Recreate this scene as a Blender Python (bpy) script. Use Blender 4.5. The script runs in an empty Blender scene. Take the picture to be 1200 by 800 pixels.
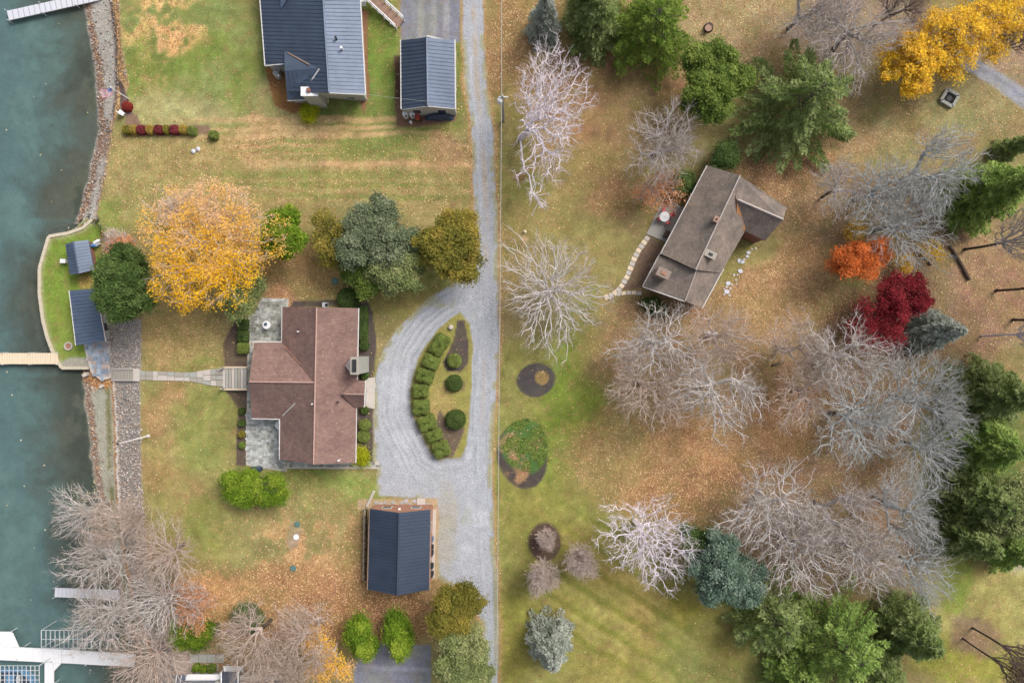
import bpy, math, random
import numpy as np
from mathutils import Vector
random.seed(7)
R = np.random.default_rng(11)
sc = bpy.context.scene
# ------------------------------------------------------------------ camera, light, exposure
HC = 80.0                                   # height of the drone over the lawn
cam = bpy.data.cameras.new('camera'); cam.lens = 24; cam.sensor_width = 36; cam.clip_end = 5000
co = bpy.data.objects.new('camera', cam); co.location = (0, 0, HC); co.rotation_euler = (0, 0, 0)
sc.collection.objects.link(co); sc.camera = co
SUN_EL, SUN_AZ = math.radians(46), math.radians(48)     # azimuth clockwise from +Y (top of the picture)
wd = bpy.data.worlds.new('World'); sc.world = wd; wd.use_nodes = True
nt = wd.node_tree; bg = nt.nodes['Background']; sky = nt.nodes.new('ShaderNodeTexSky')
sky.sky_type = 'NISHITA'; sky.sun_disc = False; sky.sun_elevation = SUN_EL; sky.sun_rotation = SUN_AZ
sky.dust_density = 6.0; sky.air_density = 1.0; sky.ozone_density = 0.6
hs = nt.nodes.new('ShaderNodeHueSaturation'); hs.inputs['Saturation'].default_value = .5     # a veil of cloud greys the sky
nt.links.new(sky.outputs[0], hs.inputs['Color']); nt.links.new(hs.outputs[0], bg.inputs[0]); bg.inputs[1].default_value = 0.15
sl = bpy.data.lights.new('sun', 'SUN'); sl.energy = 1.75; sl.angle = math.radians(26); sl.color = (1.0, 0.955, 0.9)
so = bpy.data.objects.new('sun', sl); sc.collection.objects.link(so)
d = Vector((math.sin(SUN_AZ)*math.cos(SUN_EL), math.cos(SUN_AZ)*math.cos(SUN_EL), math.sin(SUN_EL)))
so.rotation_euler = d.to_track_quat('Z', 'Y').to_euler()
vs = sc.view_settings; vs.view_transform = 'Standard'; vs.look = 'None'; vs.gamma = 1; vs.exposure = 0.13
sc.cycles.max_bounces = 5; sc.cycles.diffuse_bounces = 3; sc.cycles.transparent_max_bounces = 8

# ------------------------------------------------------------------ helpers
def lin(r, g, b):
    f = lambda c: (c/255/12.92) if c/255 <= .04045 else ((c/255+.055)/1.055)**2.4
    return (f(r), f(g), f(b))
def P(px, py, z=0.0):                       # a point seen at pixel px, py that stands at height z
    k = (HC-z)/HC*.1
    return Vector(((px-600)*k, (400-py)*k, z))
def np_mesh(name, V, F, attrs=None, smooth=False):
    V = np.asarray(V, np.float32); F = np.asarray(F, np.int32)
    me = bpy.data.meshes.new(name); k = F.shape[1]
    me.vertices.add(len(V)); me.vertices.foreach_set('co', V.ravel())
    me.loops.add(F.size); me.loops.foreach_set('vertex_index', F.ravel())
    me.polygons.add(len(F)); me.polygons.foreach_set('loop_start', np.arange(len(F), dtype=np.int32)*k)
    me.update(calc_edges=True)
    if attrs:
        for n, a in attrs.items():
            a = np.asarray(a, np.float32)
            if a.ndim == 2:
                at = me.attributes.new(n, 'FLOAT_COLOR', 'POINT')
                at.data.foreach_set('color', np.concatenate([a, np.ones((len(a), 1), np.float32)], 1).ravel())
            else:
                at = me.attributes.new(n, 'FLOAT', 'POINT'); at.data.foreach_set('value', a)
    if smooth: me.polygons.foreach_set('use_smooth', np.ones(len(F), bool))
    return me
def obj(name, me, m=None, parent=None, kind=None, label=None, cat=None, group=None, world=True):
    o = bpy.data.objects.new(name, me); sc.collection.objects.link(o)
    if m is not None and me is not None and not len(me.materials): me.materials.append(m)
    if parent is not None:
        o.parent = parent
        if world and parent.type == 'EMPTY' and parent.parent is None: o.location = -parent.location
    if kind: o['kind'] = kind
    if label: o['label'] = label
    if cat: o['category'] = cat
    if group: o['group'] = group
    return o
def thing(name, label, cat, loc=(0, 0, 0), group=None):
    o = bpy.data.objects.new(name, None); sc.collection.objects.link(o); o.location = loc
    o.empty_display_size = .5; o['label'] = label; o['category'] = cat
    if group: o['group'] = group
    return o
class MB:
    def __init__(s): s.v = []; s.f = []
    def face(s, pts):
        n = len(s.v); s.v += [tuple(p) for p in pts]; s.f.append(tuple(range(n, n+len(pts))))
        return s
    def prism(s, pts, z0, z1):                      # pts xy, bottom and top may be numbers
        n = len(s.v); k = len(pts)
        a = sum(pts[i][0]*pts[(i+1) % k][1]-pts[(i+1) % k][0]*pts[i][1] for i in range(k))
        if a < 0: pts = pts[::-1]
        s.v += [(p[0], p[1], z0) for p in pts] + [(p[0], p[1], z1) for p in pts]
        s.f.append(tuple(range(n+k-1, n-1, -1))); s.f.append(tuple(range(n+k, n+2*k)))
        for i in range(k):
            j = (i+1) % k; s.f.append((n+i, n+j, n+k+j, n+k+i))
        return s
    def box(s, c, size, rz=0):
        cx, cy, cz = c; a, b, h = size[0]/2, size[1]/2, size[2]/2; ca, sa = math.cos(rz), math.sin(rz)
        return s.prism([(cx+x*ca-y*sa, cy+x*sa+y*ca) for x, y in ((-a, -b), (a, -b), (a, b), (-a, b))], cz-h, cz+h)
    def slab(s, pts, t):                            # a sloping polygon with thickness t below it
        n = len(s.v); k = len(pts)
        a = sum(pts[i][0]*pts[(i+1) % k][1]-pts[(i+1) % k][0]*pts[i][1] for i in range(k))
        if a < 0: pts = pts[::-1]
        s.v += [tuple(p) for p in pts] + [(p[0], p[1], p[2]-t) for p in pts]
        s.f.append(tuple(range(n, n+k))); s.f.append(tuple(range(n+2*k-1, n+k-1, -1)))
        for i in range(k):
            j = (i+1) % k; s.f.append((n+j, n+i, n+k+i, n+k+j))
        return s
    def tube(s, path, r, n=6, cap=True, r1=None):
        path = [Vector(p) for p in path]; base = len(s.v)
        for i, p in enumerate(path):
            t = (path[min(i+1, len(path)-1)]-path[max(i-1, 0)]).normalized()
            u = t.cross(Vector((0, 0, 1)));  u = u.normalized() if u.length > 1e-3 else Vector((1, 0, 0))
            w = t.cross(u); rr = r if r1 is None else r+(r1-r)*i/(len(path)-1)
            for j in range(n):
                a = 2*math.pi*j/n; s.v.append(tuple(p+(u*math.cos(a)+w*math.sin(a))*rr))
        for i in range(len(path)-1):
            for j in range(n):
                a, b = base+i*n+j, base+i*n+(j+1) % n; s.f.append((a, b, b+n, a+n))
        if cap:
            s.f.append(tuple(base+j for j in range(n))); e = base+(len(path)-1)*n
            s.f.append(tuple(e+n-1-j for j in range(n)))
        return s
    def lathe(s, c, prof, n=16):                    # prof: (r, z)
        base = len(s.v)
        for r, z in prof:
            for j in range(n):
                a = 2*math.pi*j/n; s.v.append((c[0]+r*math.cos(a), c[1]+r*math.sin(a), c[2]+z))
        for i in range(len(prof)-1):
            for j in range(n):
                a, b = base+i*n+j, base+i*n+(j+1) % n; s.f.append((a, b, b+n, a+n))
        e = base+(len(prof)-1)*n
        s.f.append(tuple(e+j for j in range(n))); s.f.append(tuple(base+n-1-j for j in range(n)))
        return s
    def mesh(s, name='mesh', smooth=False):
        me = bpy.data.meshes.new(name); me.from_pydata(s.v, [], s.f); me.update()
        if smooth: me.polygons.foreach_set('use_smooth', [True]*len(me.polygons))
        return me
    def build(s, name, m, parent=None, smooth=False, **k): return obj(name, s.mesh(name, smooth), m, parent, **k)

class NT:
    def __init__(s, name):
        s.m = bpy.data.materials.new(name); s.m.use_nodes = True; s.t = s.m.node_tree
        s.p = s.t.nodes['Principled BSDF']
    def n(s, typ, ins=None, **props):
        x = s.t.nodes.new('ShaderNode'+typ)
        for k, v in props.items(): setattr(x, k, v)
        for k, v in (ins or {}).items():
            if hasattr(v, 'node'): s.t.links.new(v, x.inputs[k])
            else: x.inputs[k].default_value = v
        return x
    def math(s, op, a, b=0.0, c=None, clamp=False):
        ins = {0: a, 1: b}
        if c is not None: ins[2] = c
        return s.n('Math', ins, operation=op, use_clamp=clamp).outputs[0]
    def noise(s, scale, detail=4, rough=.6, vec=None, dist=0.0):
        ins = {'Scale': scale, 'Detail': detail, 'Roughness': rough, 'Distortion': dist}
        ins['Vector'] = vec if vec is not None else s.pos()
        return s.n('TexNoise', ins).outputs['Fac']
    def pos(s):
        if not hasattr(s, '_p'): s._p = s.n('TexCoord').outputs['Object']
        return s._p
    def rng(s, v, a, b, c, d): return s.n('MapRange', {0: v, 1: a, 2: b, 3: c, 4: d}).outputs[0]
    def mix(s, f, a, b, bt='MIX'):
        x = s.n('Mix', data_type='RGBA', blend_type=bt)
        for i, v in ((0, f), (6, a), (7, b)):
            if hasattr(v, 'node'): s.t.links.new(v, x.inputs[i])
            else: x.inputs[i].default_value = (*v, 1) if isinstance(v, tuple) and len(v) == 3 else v
        return x.outputs[2]
    def mul(s, col, v):                             # colour times scalar
        c = s.n('CombineXYZ', {0: v, 1: v, 2: v}).outputs[0]
        return s.mix(1.0, col, c, 'MULTIPLY')
    def set(s, k, v):
        if hasattr(v, 'node'): s.t.links.new(v, s.p.inputs[k])
        else: s.p.inputs[k].default_value = v
    def bump(s, h, strength=.4, dist=.05):
        b = s.n('Bump', {'Height': h, 'Strength': strength, 'Distance': dist}); s.set('Normal', b.outputs[0])
def mat(name, c, rough=.7, var=.25, scale=3.0, metal=0.0, c2=None, bump=.0, spec=.4, fine=25.0):
    t = NT(name); base = (*lin(*c), 1)
    n1 = t.noise(scale, 5, .65); n2 = t.noise(fine, 2)
    col = t.mix(t.rng(n1, .35, .65, 0, 1), (*lin(*c), 1), (*lin(*(c2 or c)), 1))
    f = t.math('ADD', t.rng(n1, .3, .7, 1-var*.6, 1+var*.6), t.rng(n2, .3, .7, -var*.5, var*.5))
    t.set('Base Color', t.mul(col, f)); t.set('Roughness', rough); t.set('Metallic', metal)
    t.p.inputs['Specular IOR Level'].default_value = spec
    if bump: t.bump(n2, bump, .03)
    return t.m

# ------------------------------------------------------------------ ground fields
def vnoise(x, y, s, seed):
    r = np.random.default_rng(seed); T = r.random((256, 256))
    x = x/s; y = y/s; xi = np.floor(x).astype(int); yi = np.floor(y).astype(int)
    fx = x-xi; fy = y-yi; fx = fx*fx*(3-2*fx); fy = fy*fy*(3-2*fy)
    g = lambda a, b: T[a % 256, b % 256]
    return (g(xi, yi)*(1-fx)+g(xi+1, yi)*fx)*(1-fy)+(g(xi, yi+1)*(1-fx)+g(xi+1, yi+1)*fx)*fy
def fbm(x, y, s, seed, o=4):
    v = 0; a = 1; t = 0
    for i in range(o): v = v+a*vnoise(x+i*31.7, y-i*17.3, s/2**i, seed+i); t += a; a *= .55
    return v/t
SH_Y = [-400, 0, 50, 100, 150, 200, 250, 270, 300, 430, 445, 500, 550, 600, 650, 700, 760, 800, 1200]
SH_X = [70, 96, 106, 114, 113, 105, 92, 84, 98, 98, 97, 103, 107, 115, 124, 136, 158, 166, 200]
XM_X = [105, 127, 132, 134, 124, 118, 109, 106, 125, 125, 133, 136, 137, 140, 146, 156, 176, 184, 218]
XT_X = [120, 139, 141, 150, 131, 124, 113, 118, 165, 165, 164, 164, 165, 167, 172, 180, 200, 206, 240]
WALL = [(108, 257), (97, 267), (80, 273), (57, 277), (50, 300), (46, 315), (46, 345), (50, 375), (55, 395), (62, 413), (72, 431), (104, 431)]
WPOLY = WALL+[(126, 431), (126, 300), (114, 257)]
def inpoly(x, y, poly):
    c = np.zeros(np.shape(x), bool); n = len(poly)
    for i in range(n):
        x1, y1 = poly[i]; x2, y2 = poly[(i+1) % n]
        if y1 == y2: continue
        c ^= ((y1 > y) != (y2 > y)) & (x < (x2-x1)*(y-y1)/(y2-y1)+x1)
    return c
def polydist(x, y, poly, closed=True):
    d2 = np.full(np.shape(x), 1e12)
    for i in range(len(poly) if closed else len(poly)-1):
        x1, y1 = poly[i]; x2, y2 = poly[(i+1) % len(poly)]; dx, dy = x2-x1, y2-y1; L = dx*dx+dy*dy+1e-9
        t = np.clip(((x-x1)*dx+(y-y1)*dy)/L, 0, 1); d2 = np.minimum(d2, (x-x1-t*dx)**2+(y-y1-t*dy)**2)
    return np.sqrt(d2)
def height(ax, ay):
    w = (fbm(ax, ay, 14, 91, 3)-.5)*7
    xs = np.interp(ay, SH_Y, SH_X)+w; xm = np.interp(ay, SH_Y, XM_X)+w*.4; xt = np.interp(ay, SH_Y, XT_X)
    z = np.where(ax < xs, -2-(np.maximum(xs-ax, 0))*.022, 0.0)
    z = np.maximum(z, -4.5)
    z = np.where((ax >= xs) & (ax < xm), -2+.7*(ax-xs)/(xm-xs), z)
    z = np.where((ax >= xm) & (ax < xt), -1.3+1.3*(ax-xm)/np.maximum(xt-xm, 1), z)
    ip = inpoly(ax, ay, WPOLY)
    z = np.where(ip, -1.4+np.clip((ax-118)/8, 0, 1)*.1, z)
    z = np.where((~ip) & (polydist(ax, ay, WALL, False) < 6) & (ax < 104), -2.6, z)
    return z
fx = np.arange(-66, 66.01, .2); fy = np.arange(-46, 46.01, .2)
sk = np.array([68, 72, 80, 95, 120, 180, 300, 600, 1500.])
gx = np.concatenate([-sk[::-1], fx, sk]); gy = np.concatenate([-(sk[::-1]), fy, sk])
X, Y = np.meshgrid(gx, gy)
AX = 600+X*10; AY = 400-Y*10
Z = height(AX, AY)
for _ in range(2):
    AX = 600+X*10*HC/(HC-Z); AY = 400-Y*10*HC/(HC-Z); Z = height(AX, AY)
def ground_z(x, y):
    i = np.clip(np.searchsorted(gx, x)-1, 0, len(gx)-2); j = np.clip(np.searchsorted(gy, y)-1, 0, len(gy)-2)
    return np.maximum(np.maximum(Z[j, i], Z[j+1, i]), np.maximum(Z[j, i+1], Z[j+1, i+1]))
N1 = fbm(X, Y, 5, 1); N2 = fbm(X, Y, 1.6, 21, 3); N3 = fbm(X, Y, 16, 41, 4); NX = fbm(X, Y, 3, 61, 3)-.5; NY = fbm(X, Y, 3, 71, 3)-.5
C = np.zeros(X.shape+(3,)); C[:] = lin(140, 126, 80); LEAF = np.full(X.shape, .25); ROCK = np.zeros(X.shape); CLS = np.zeros(X.shape, int)
def paint(m, col=None, leaf=None, rock=None, cls=None, a=1.0):
    mm = m*a
    if col is not None:
        C[:] = C*(1-mm[..., None])+np.array(lin(*col))*mm[..., None]
    if leaf is not None: LEAF[:] = LEAF*(1-mm)+leaf*mm
    if rock is not None: ROCK[:] = ROCK*(1-mm)+rock*mm
    if cls is not None: CLS[m > .5] = cls
def sstep(t): t = np.clip(t, 0, 1); return t*t*(3-2*t)
def blob(cx, cy, rx, ry, ang=0, soft=.6, wob=.5):
    a = math.radians(ang); dx = AX+NX*wob*60-cx; dy = AY+NY*wob*60-cy
    u = (dx*math.cos(a)+dy*math.sin(a))/rx; v = (-dx*math.sin(a)+dy*math.cos(a))/ry
    return sstep((1+soft/2-np.sqrt(u*u+v*v))/soft)
def pol(pts, soft=1.5, wob=0.0, grow=0.0):
    x = AX+NX*wob; y = AY+NY*wob
    sd = polydist(x, y, pts)*np.where(inpoly(x, y, pts), 1, -1)+grow
    return sstep(sd/soft+.5)
# --- lawns (pixels of the photograph, colours of the grass and litter there)
big = sstep((N3-.35)/.3)
paint(big, (146, 130, 86), .35, a=.6)
L = (AX < 548)
paint(blob(220, 70, 130, 95), (128, 138, 74), .2)
paint(blob(240, 80, 60, 45)*sstep((N1-.45)/.15), (104, 126, 52), .15)
paint(blob(190, 25, 48, 38)*sstep((N2-.38)/.2), (214, 172, 104), 1.0)
paint(blob(178, 70, 16, 40)*sstep((N2-.35)/.2), (206, 168, 112), .8)
paint(blob(165, 90, 16, 60)*.8, (110, 132, 52), .4)
paint(blob(205, 128, 60, 22), (168, 158, 108), .3, a=.7)
paint(pol([(130, 158), (550, 150), (552, 262), (380, 240), (230, 240), (110, 262)], 20, 20), (152, 140, 86), .55)
paint(blob(440, 55, 30, 80), (98, 120, 44), .2)
paint(blob(440, 140, 90, 45), (108, 126, 56), .2)
paint(blob(525, 100, 22, 60), (104, 116, 52), .3)
paint(blob(340, 120, 45, 24), (158, 150, 96), .3, a=.7)
paint(blob(330, 165, 60, 26), (196, 156, 108), .9, a=.7)
for y, h in ((140, 4), (150, 3), (158, 4), (166, 3), (175, 4), (184, 3), (193, 3), (205, 5), (216, 3), (230, 3)):    # mowing lines
    paint(blob(410+R.uniform(-60, 60), y, 150, h, R.uniform(-1, 1), .8, .1), (118, 130, 62) if R.random() < .55 else (198, 160, 114), .45, a=.75)
paint(blob(525, 178, 30, 22), (158, 122, 92), .7, a=.8)
paint(blob(330, 318, 70, 35), (148, 122, 80), .5)
paint(blob(325, 345, 22, 14), (166, 120, 90), .9)
paint(blob(480, 345, 70, 18, -20), (142, 138, 74), .3)
paint(blob(210, 405, 55, 32), (158, 142, 86), .6)
paint(blob(215, 435, 60, 12), (138, 134, 70), .4)
paint(blob(175, 250, 60, 30), (140, 138, 78), .4, a=.8)
paint(blob(125, 262, 25, 30, 20), (120, 136, 60), .3, a=.8)
paint(pol([(160, 445), (285, 445), (285, 660), (170, 660)], 25, 20), (144, 136, 78), .25)
paint(blob(240, 500, 34, 50), (130, 140, 70), .15, a=.8)
paint(blob(190, 480, 22, 60)*sstep((N1-.4)/.2), (162, 128, 86), .5, a=.8)
paint(blob(200, 565, 50, 20, 30)*sstep((N1-.4)/.2), (150, 124, 80), .4)
paint(blob(255, 615, 40, 30), (120, 132, 58), .2, a=.7)
paint(blob(370, 570, 85, 26), (124, 138, 62), .2)
paint(blob(350, 625, 90, 60)*.8, (146, 138, 84), .5)
paint(blob(345, 655, 50, 50)*sstep((N2-.42)/.15), (182, 142, 96), .8)
paint(blob(350, 710, 190, 45), (160, 116, 82), .9)
paint(blob(440, 725, 60, 30), (138, 92, 66), 1)
paint(blob(420, 640, 20, 50), (152, 122, 78), .8, a=.7)
paint(blob(250, 705, 60, 28), (186, 138, 88), 1)
paint(blob(150, 700, 55, 90), (150, 128, 112), .9)
paint(blob(190, 790, 80, 30), (160, 150, 140), .4, rock=.5)
paint(blob(285, 790, 60, 30), (140, 116, 96), .8)
# right of the road
paint(pol([(584, -40), (730, -40), (730, 330), (584, 330)], 30, 20), (142, 122, 76), .4)
paint(blob(600, 60, 30, 70), (148, 112, 76), .8, a=.8)
paint(blob(720, 120, 100, 60), (142, 110, 76), .3)
paint(blob(690, 90, 60, 30), (134, 96, 70), .2, a=.8)
paint(blob(615, 235, 30, 30), (122, 122, 60), .1)
paint(blob(600, 170, 20, 70), (134, 124, 70), .2, a=.8)
paint(blob(660, 255, 60, 30), (140, 126, 74), .3)
paint(blob(720, 235, 30, 22), (164, 124, 86), .7, a=.8)
paint(blob(700, 320, 50, 60), (142, 130, 78), .2)
paint(pol([(584, 400), (720, 400), (760, 620), (900, 800), (900, 860), (584, 860)], 30, 20), (140, 130, 70), .15)
paint(blob(750, 730, 190, 90, 25, .8), (132, 128, 56), .1, a=.6)
paint(blob(640, 560, 60, 90), (134, 132, 58), .1, a=.8)
paint(blob(675, 465, 42, 105, 12, .8), (108, 128, 36), .2, a=.95)
paint(blob(600, 460, 18, 70), (134, 128, 66), .1)
paint(blob(600, 750, 22, 60), (136, 132, 54), .1)
paint(blob(720, 720, 90, 70, 35), (146, 134, 66), .15)
for k in range(16):                                                    # diagonal mowing lines
    t = k*9; paint(blob(760-t*.55+40, 735+t*.75-60, 150, 3.5, 32, .8, .1), ((112, 118, 36), (160, 148, 78), (150, 140, 70))[k % 3], .1, a=.65)
paint(blob(830, 735, 60, 20, 38), (150, 132, 40), .1, a=.7)
paint(blob(800, 540, 130, 70), (158, 122, 82), .8)
paint(blob(880, 500, 110, 40, -8), (182, 132, 90), 1)
paint(blob(830, 575, 90, 32), (146, 106, 74), .9, a=.9)
paint(blob(720, 530, 30, 60), (142, 124, 74), .5, a=.8)
paint(blob(820, 410, 130, 80), (142, 112, 84), .5)
paint(blob(910, 330, 60, 70), (170, 136, 94), .9)
paint(blob(890, 290, 34, 22, -40), (140, 132, 80), .3)
paint(blob(862, 310, 18, 35, 25), (136, 130, 74), .3)
paint(blob(870, 30, 90, 50), (156, 136, 100), .6)
paint(blob(900, 70, 60, 25), (152, 126, 96), .6)
paint(blob(930, 205, 80, 28), (152, 112, 86), .9)
paint(blob(1010, 140, 60, 45), (160, 132, 98), .8)
paint(blob(1100, 120, 110, 60), (144, 132, 90), .4)
paint(blob(1010, 30, 90, 45), (140, 118, 108), .3)
paint(blob(1175, 60, 50, 40), (146, 122, 104), .5)
paint(blob(1125, 130, 75, 45)*(1-blob(1130, 128, 62, 34)), (132, 104, 72), .5, a=.9)
paint(blob(1060, 250, 130, 50), (134, 112, 90), .5)
paint(blob(940, 250, 30, 24), (140, 118, 88), .8)
paint(blob(1130, 350, 110, 75), (144, 112, 90), .5)
paint(blob(1020, 380, 60, 50), (134, 96, 78), .7)
paint(blob(1118, 436, 45, 13, 5), (150, 132, 62), .5)
paint(blob(1010, 520, 140, 100), (142, 112, 88), .6)
paint(blob(915, 500, 36, 40), (176, 130, 88), 1)
paint(blob(980, 620, 150, 80), (138, 110, 88), .5)
paint(blob(930, 600, 50, 40)*sstep((N1-.4)/.2), (150, 106, 78), .8)
paint(blob(1150, 570, 80, 120), (96, 112, 54), .15)
paint(blob(1160, 730, 90, 100), (156, 146, 82), .3)
paint(blob(1120, 690, 22, 36), (128, 142, 56), .2)
paint(blob(1130, 775, 60, 26), (140, 142, 52), .3)
paint(blob(1140, 745, 28, 24), (132, 110, 88), .3)
paint(blob(1185, 640, 40, 30), (150, 142, 120), .2)
paint(blob(900, 770, 120, 50), (116, 116, 62), .2, a=.7)
mott = (N2-.5)*1.4+(fbm(X, Y, .7, 811, 2)-.5)*.5
gr = C.mean(-1, keepdims=True); C[:] = gr*.12+C*.88
C *= (1+mott*.5)[..., None]
C[..., 0] *= 1+(N1-.5)*.25; C[..., 1] *= 1+(.5-N1)*.12
# --- lake bed, beach, bank
XS = np.interp(AY, SH_Y, SH_X)+(fbm(AX, AY, 14, 91, 3)-.5)*7; XM = np.interp(AY, SH_Y, XM_X); XT = np.interp(AY, SH_Y, XT_X)
inW = inpoly(AX, AY, WPOLY)
bank = sstep((XT-AX)/4+.5)*(1-inW)
paint(bank, (172, 165, 158), .3, 1.0, cls=3)
nb = bank*(AY < 262)
paint(nb*sstep((AX-XM)/3+.5), (196, 168, 122), 1.0, .5)
paint(nb*sstep(1-np.abs(AX-XM-1)/2.5), (116, 104, 106), .3, 1)
sb = bank*(AY > 436)
paint(sb*sstep((XM-AX)/3+.5), (172, 170, 154), .1, .7, cls=4)
paint(sb*sstep(1-np.abs(AX-XM+1)/3.5), (186, 132, 90), 1.0, .3)
paint(sb*sstep(1-np.abs(AX-XM+8)/6)*sstep((N2-.35)/.2), (118, 118, 82), .1, .2)
paint(bank*(AY < 262)*sstep((XM-AX)/3+.5), (180, 176, 168), .15, .8, cls=4)
paint(bank*sstep(1-np.abs(AX-XS-5)/6), (146, 118, 104), .7, .9)
paint(blob(112, 444, 26, 10, 30), (186, 124, 78), 1, .2)
paint(blob(125, 432, 8, 20), (170, 130, 96), .8, .3)
bed = sstep((XS-AX)/4+.5)*(1-inW)*(1-sstep((polydist(AX, AY, WPOLY) < 0)*1.0))
paint(bed, (108, 104, 94), 0, .35, cls=5)
paint(bed*sstep((fbm(X, Y, 4, 303, 5)-.47)/.1), (72, 76, 70), a=.8)
paint((inW & (AX < 121))*1.0, (112, 136, 56), .06, 0, cls=0)
paint(inW*blob(80, 395, 14, 30)*.7, (128, 146, 68), .06)
paint(inW*sstep(1-(polydist(AX, AY, WALL, False)-1)/7), (156, 154, 116), .05, .2)
paint(inW*blob(90, 428, 22, 9, 0, .4, .1), (160, 156, 142), .1, .5)
paint(inW*blob(100, 330, 12, 8), (160, 138, 76), .6)
# slope rising behind the boathouses
sl_ = (AX > 118)*(AX < XT)*(AY > 262)*(AY < 437)
paint(sl_*sstep((AX-124)/4)*sstep((AY-372)/6), (172, 166, 160), .3, 1, cls=3)
paint(sl_*(1-sstep((AY-372)/6)), (134, 120, 84), .6, .0, cls=0)
# --- gravel road and drive
ROAD = [(540, -420), (541, 0), (541, 50), (546, 100), (553, 150), (555, 200), (556, 250), (556, 316), (520, 340), (490, 360), (466, 384), (450, 410), (440, 441),
        (438, 470), (437, 545), (443, 547), (443, 580), (508, 584), (510, 610), (511, 676), (545, 700), (565, 730), (569, 770), (571, 860), (572, 1200),
        (584, 1200), (583, 860), (583, 700), (580, 650), (578, 600), (577, 550), (579, 500), (582, 450), (584, 400), (584, 300), (583, 250), (580, 200), (577, 150),
        (571, 100), (568, 50), (567, 0), (566, -420)]
ISL = [(540, 366), (528, 373), (512, 386), (499, 404), (490, 420), (484, 440), (481, 460), (482, 482), (489, 500), (498, 517), (506, 532), (514, 539), (524, 537),
       (540, 536), (547, 520), (550, 490), (553, 450), (554, 410), (551, 380)]
rm = pol(ROAD, 3.0, 5)
paint(pol(ROAD, 5, 8, 4)*(1-rm)*(AX > 540), (178, 140, 100), .8, a=.7)
paint(rm, (166, 169, 176), .0, .55, cls=1)
# worn wheel tracks and the strip of straw and leaves between them
cxr = np.interp(AY, [0, 100, 150, 250, 400, 500, 600, 700, 800], [554, 559, 565, 570, 569, 565, 569, 573, 577])
dr = AX-cxr
fadeN = sstep((330-AY)/60)+sstep((AY-380)/40)*sstep((520-AY)/40)*.45
paint(rm*sstep(1-np.abs(dr)/5)*np.clip(fadeN, 0, 1)*sstep((NX+.5-.3)/.4), (172, 156, 136), .45, .3, a=.75)
for o_, w_ in ((-8, 3), (8, 3)): paint(rm*sstep(1-np.abs(dr-o_)/w_), (156, 160, 168), .0, .4, a=.6)
ring = polydist(AX, AY, ISL)
for r_, c_ in ((7, (190, 192, 198)), (13, (146, 149, 155)), (20, (188, 190, 196)), (27, (146, 149, 155)), (34, (186, 188, 194)), (41, (148, 150, 150))):
    paint(rm*sstep(1-np.abs(ring+NX*5-r_)/3)*(AX < 560)*sstep((570-AY)/40)*np.clip((N2-.25)*2+.1, 0, 1), c_, None, None, a=.6)
for (cx_, cy_, rx_, ry_, cc_) in ((470, 480, 20, 60, (202, 204, 210)), (500, 560, 60, 12, (166, 168, 168)), (552, 600, 14, 60, (198, 200, 206)), (455, 400, 16, 26, (164, 166, 160)), (560, 470, 8, 50, (162, 166, 174)), (560, 340, 14, 40, (200, 202, 208))):
    paint(rm*blob(cx_, cy_, rx_, ry_, 0, .9, 1.0)*sstep((N2-.38)/.2), cc_, a=.35)
for r_ in (5, 10, 16, 19, 24, 30, 33, 38): paint(rm*sstep(1-np.abs(ring+NX*6-r_)/1.6)*(AX < 556)*sstep((575-AY)/40)*np.clip((N1-.3)*3, 0, 1), ((196, 198, 204), (132, 135, 142))[r_ % 2], a=.55)
for o_ in (-11, -6, 5, 10): paint(rm*sstep(1-np.abs(dr+NX*4-o_)/1.5)*np.clip((N2-.3)*3, 0, 1)*(AX > 536), ((194, 196, 202), (134, 136, 142))[o_ % 2], a=.5)
paint(rm*(1-pol(ROAD, 4, 6, -4))*sstep((N2-.42)/.12), (150, 146, 100), .1, .1, a=.75)
paint(rm*blob(505, 605, 40, 30)*sstep((N2-.45)/.1), (150, 152, 128), .1, a=.5)
paint(rm*blob(520, 620, 14, 50), (166, 160, 140), .2, a=.5)
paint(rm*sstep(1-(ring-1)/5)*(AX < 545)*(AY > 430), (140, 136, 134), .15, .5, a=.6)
paint(rm*(polydist(AX, AY, [(490, 350), (530, 352), (545, 362), (550, 380)], False) < 9)*sstep((N2-.4)/.2), (166, 164, 128), 0, a=.6)
im = pol(ISL, 2.0, 3)
paint(im, (146, 140, 80), .15, .0, cls=0)
paint(im*blob(517, 475, 14, 24, 0, .6, .1), (166, 148, 96), .5)
MUL = (84, 74, 74)
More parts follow.
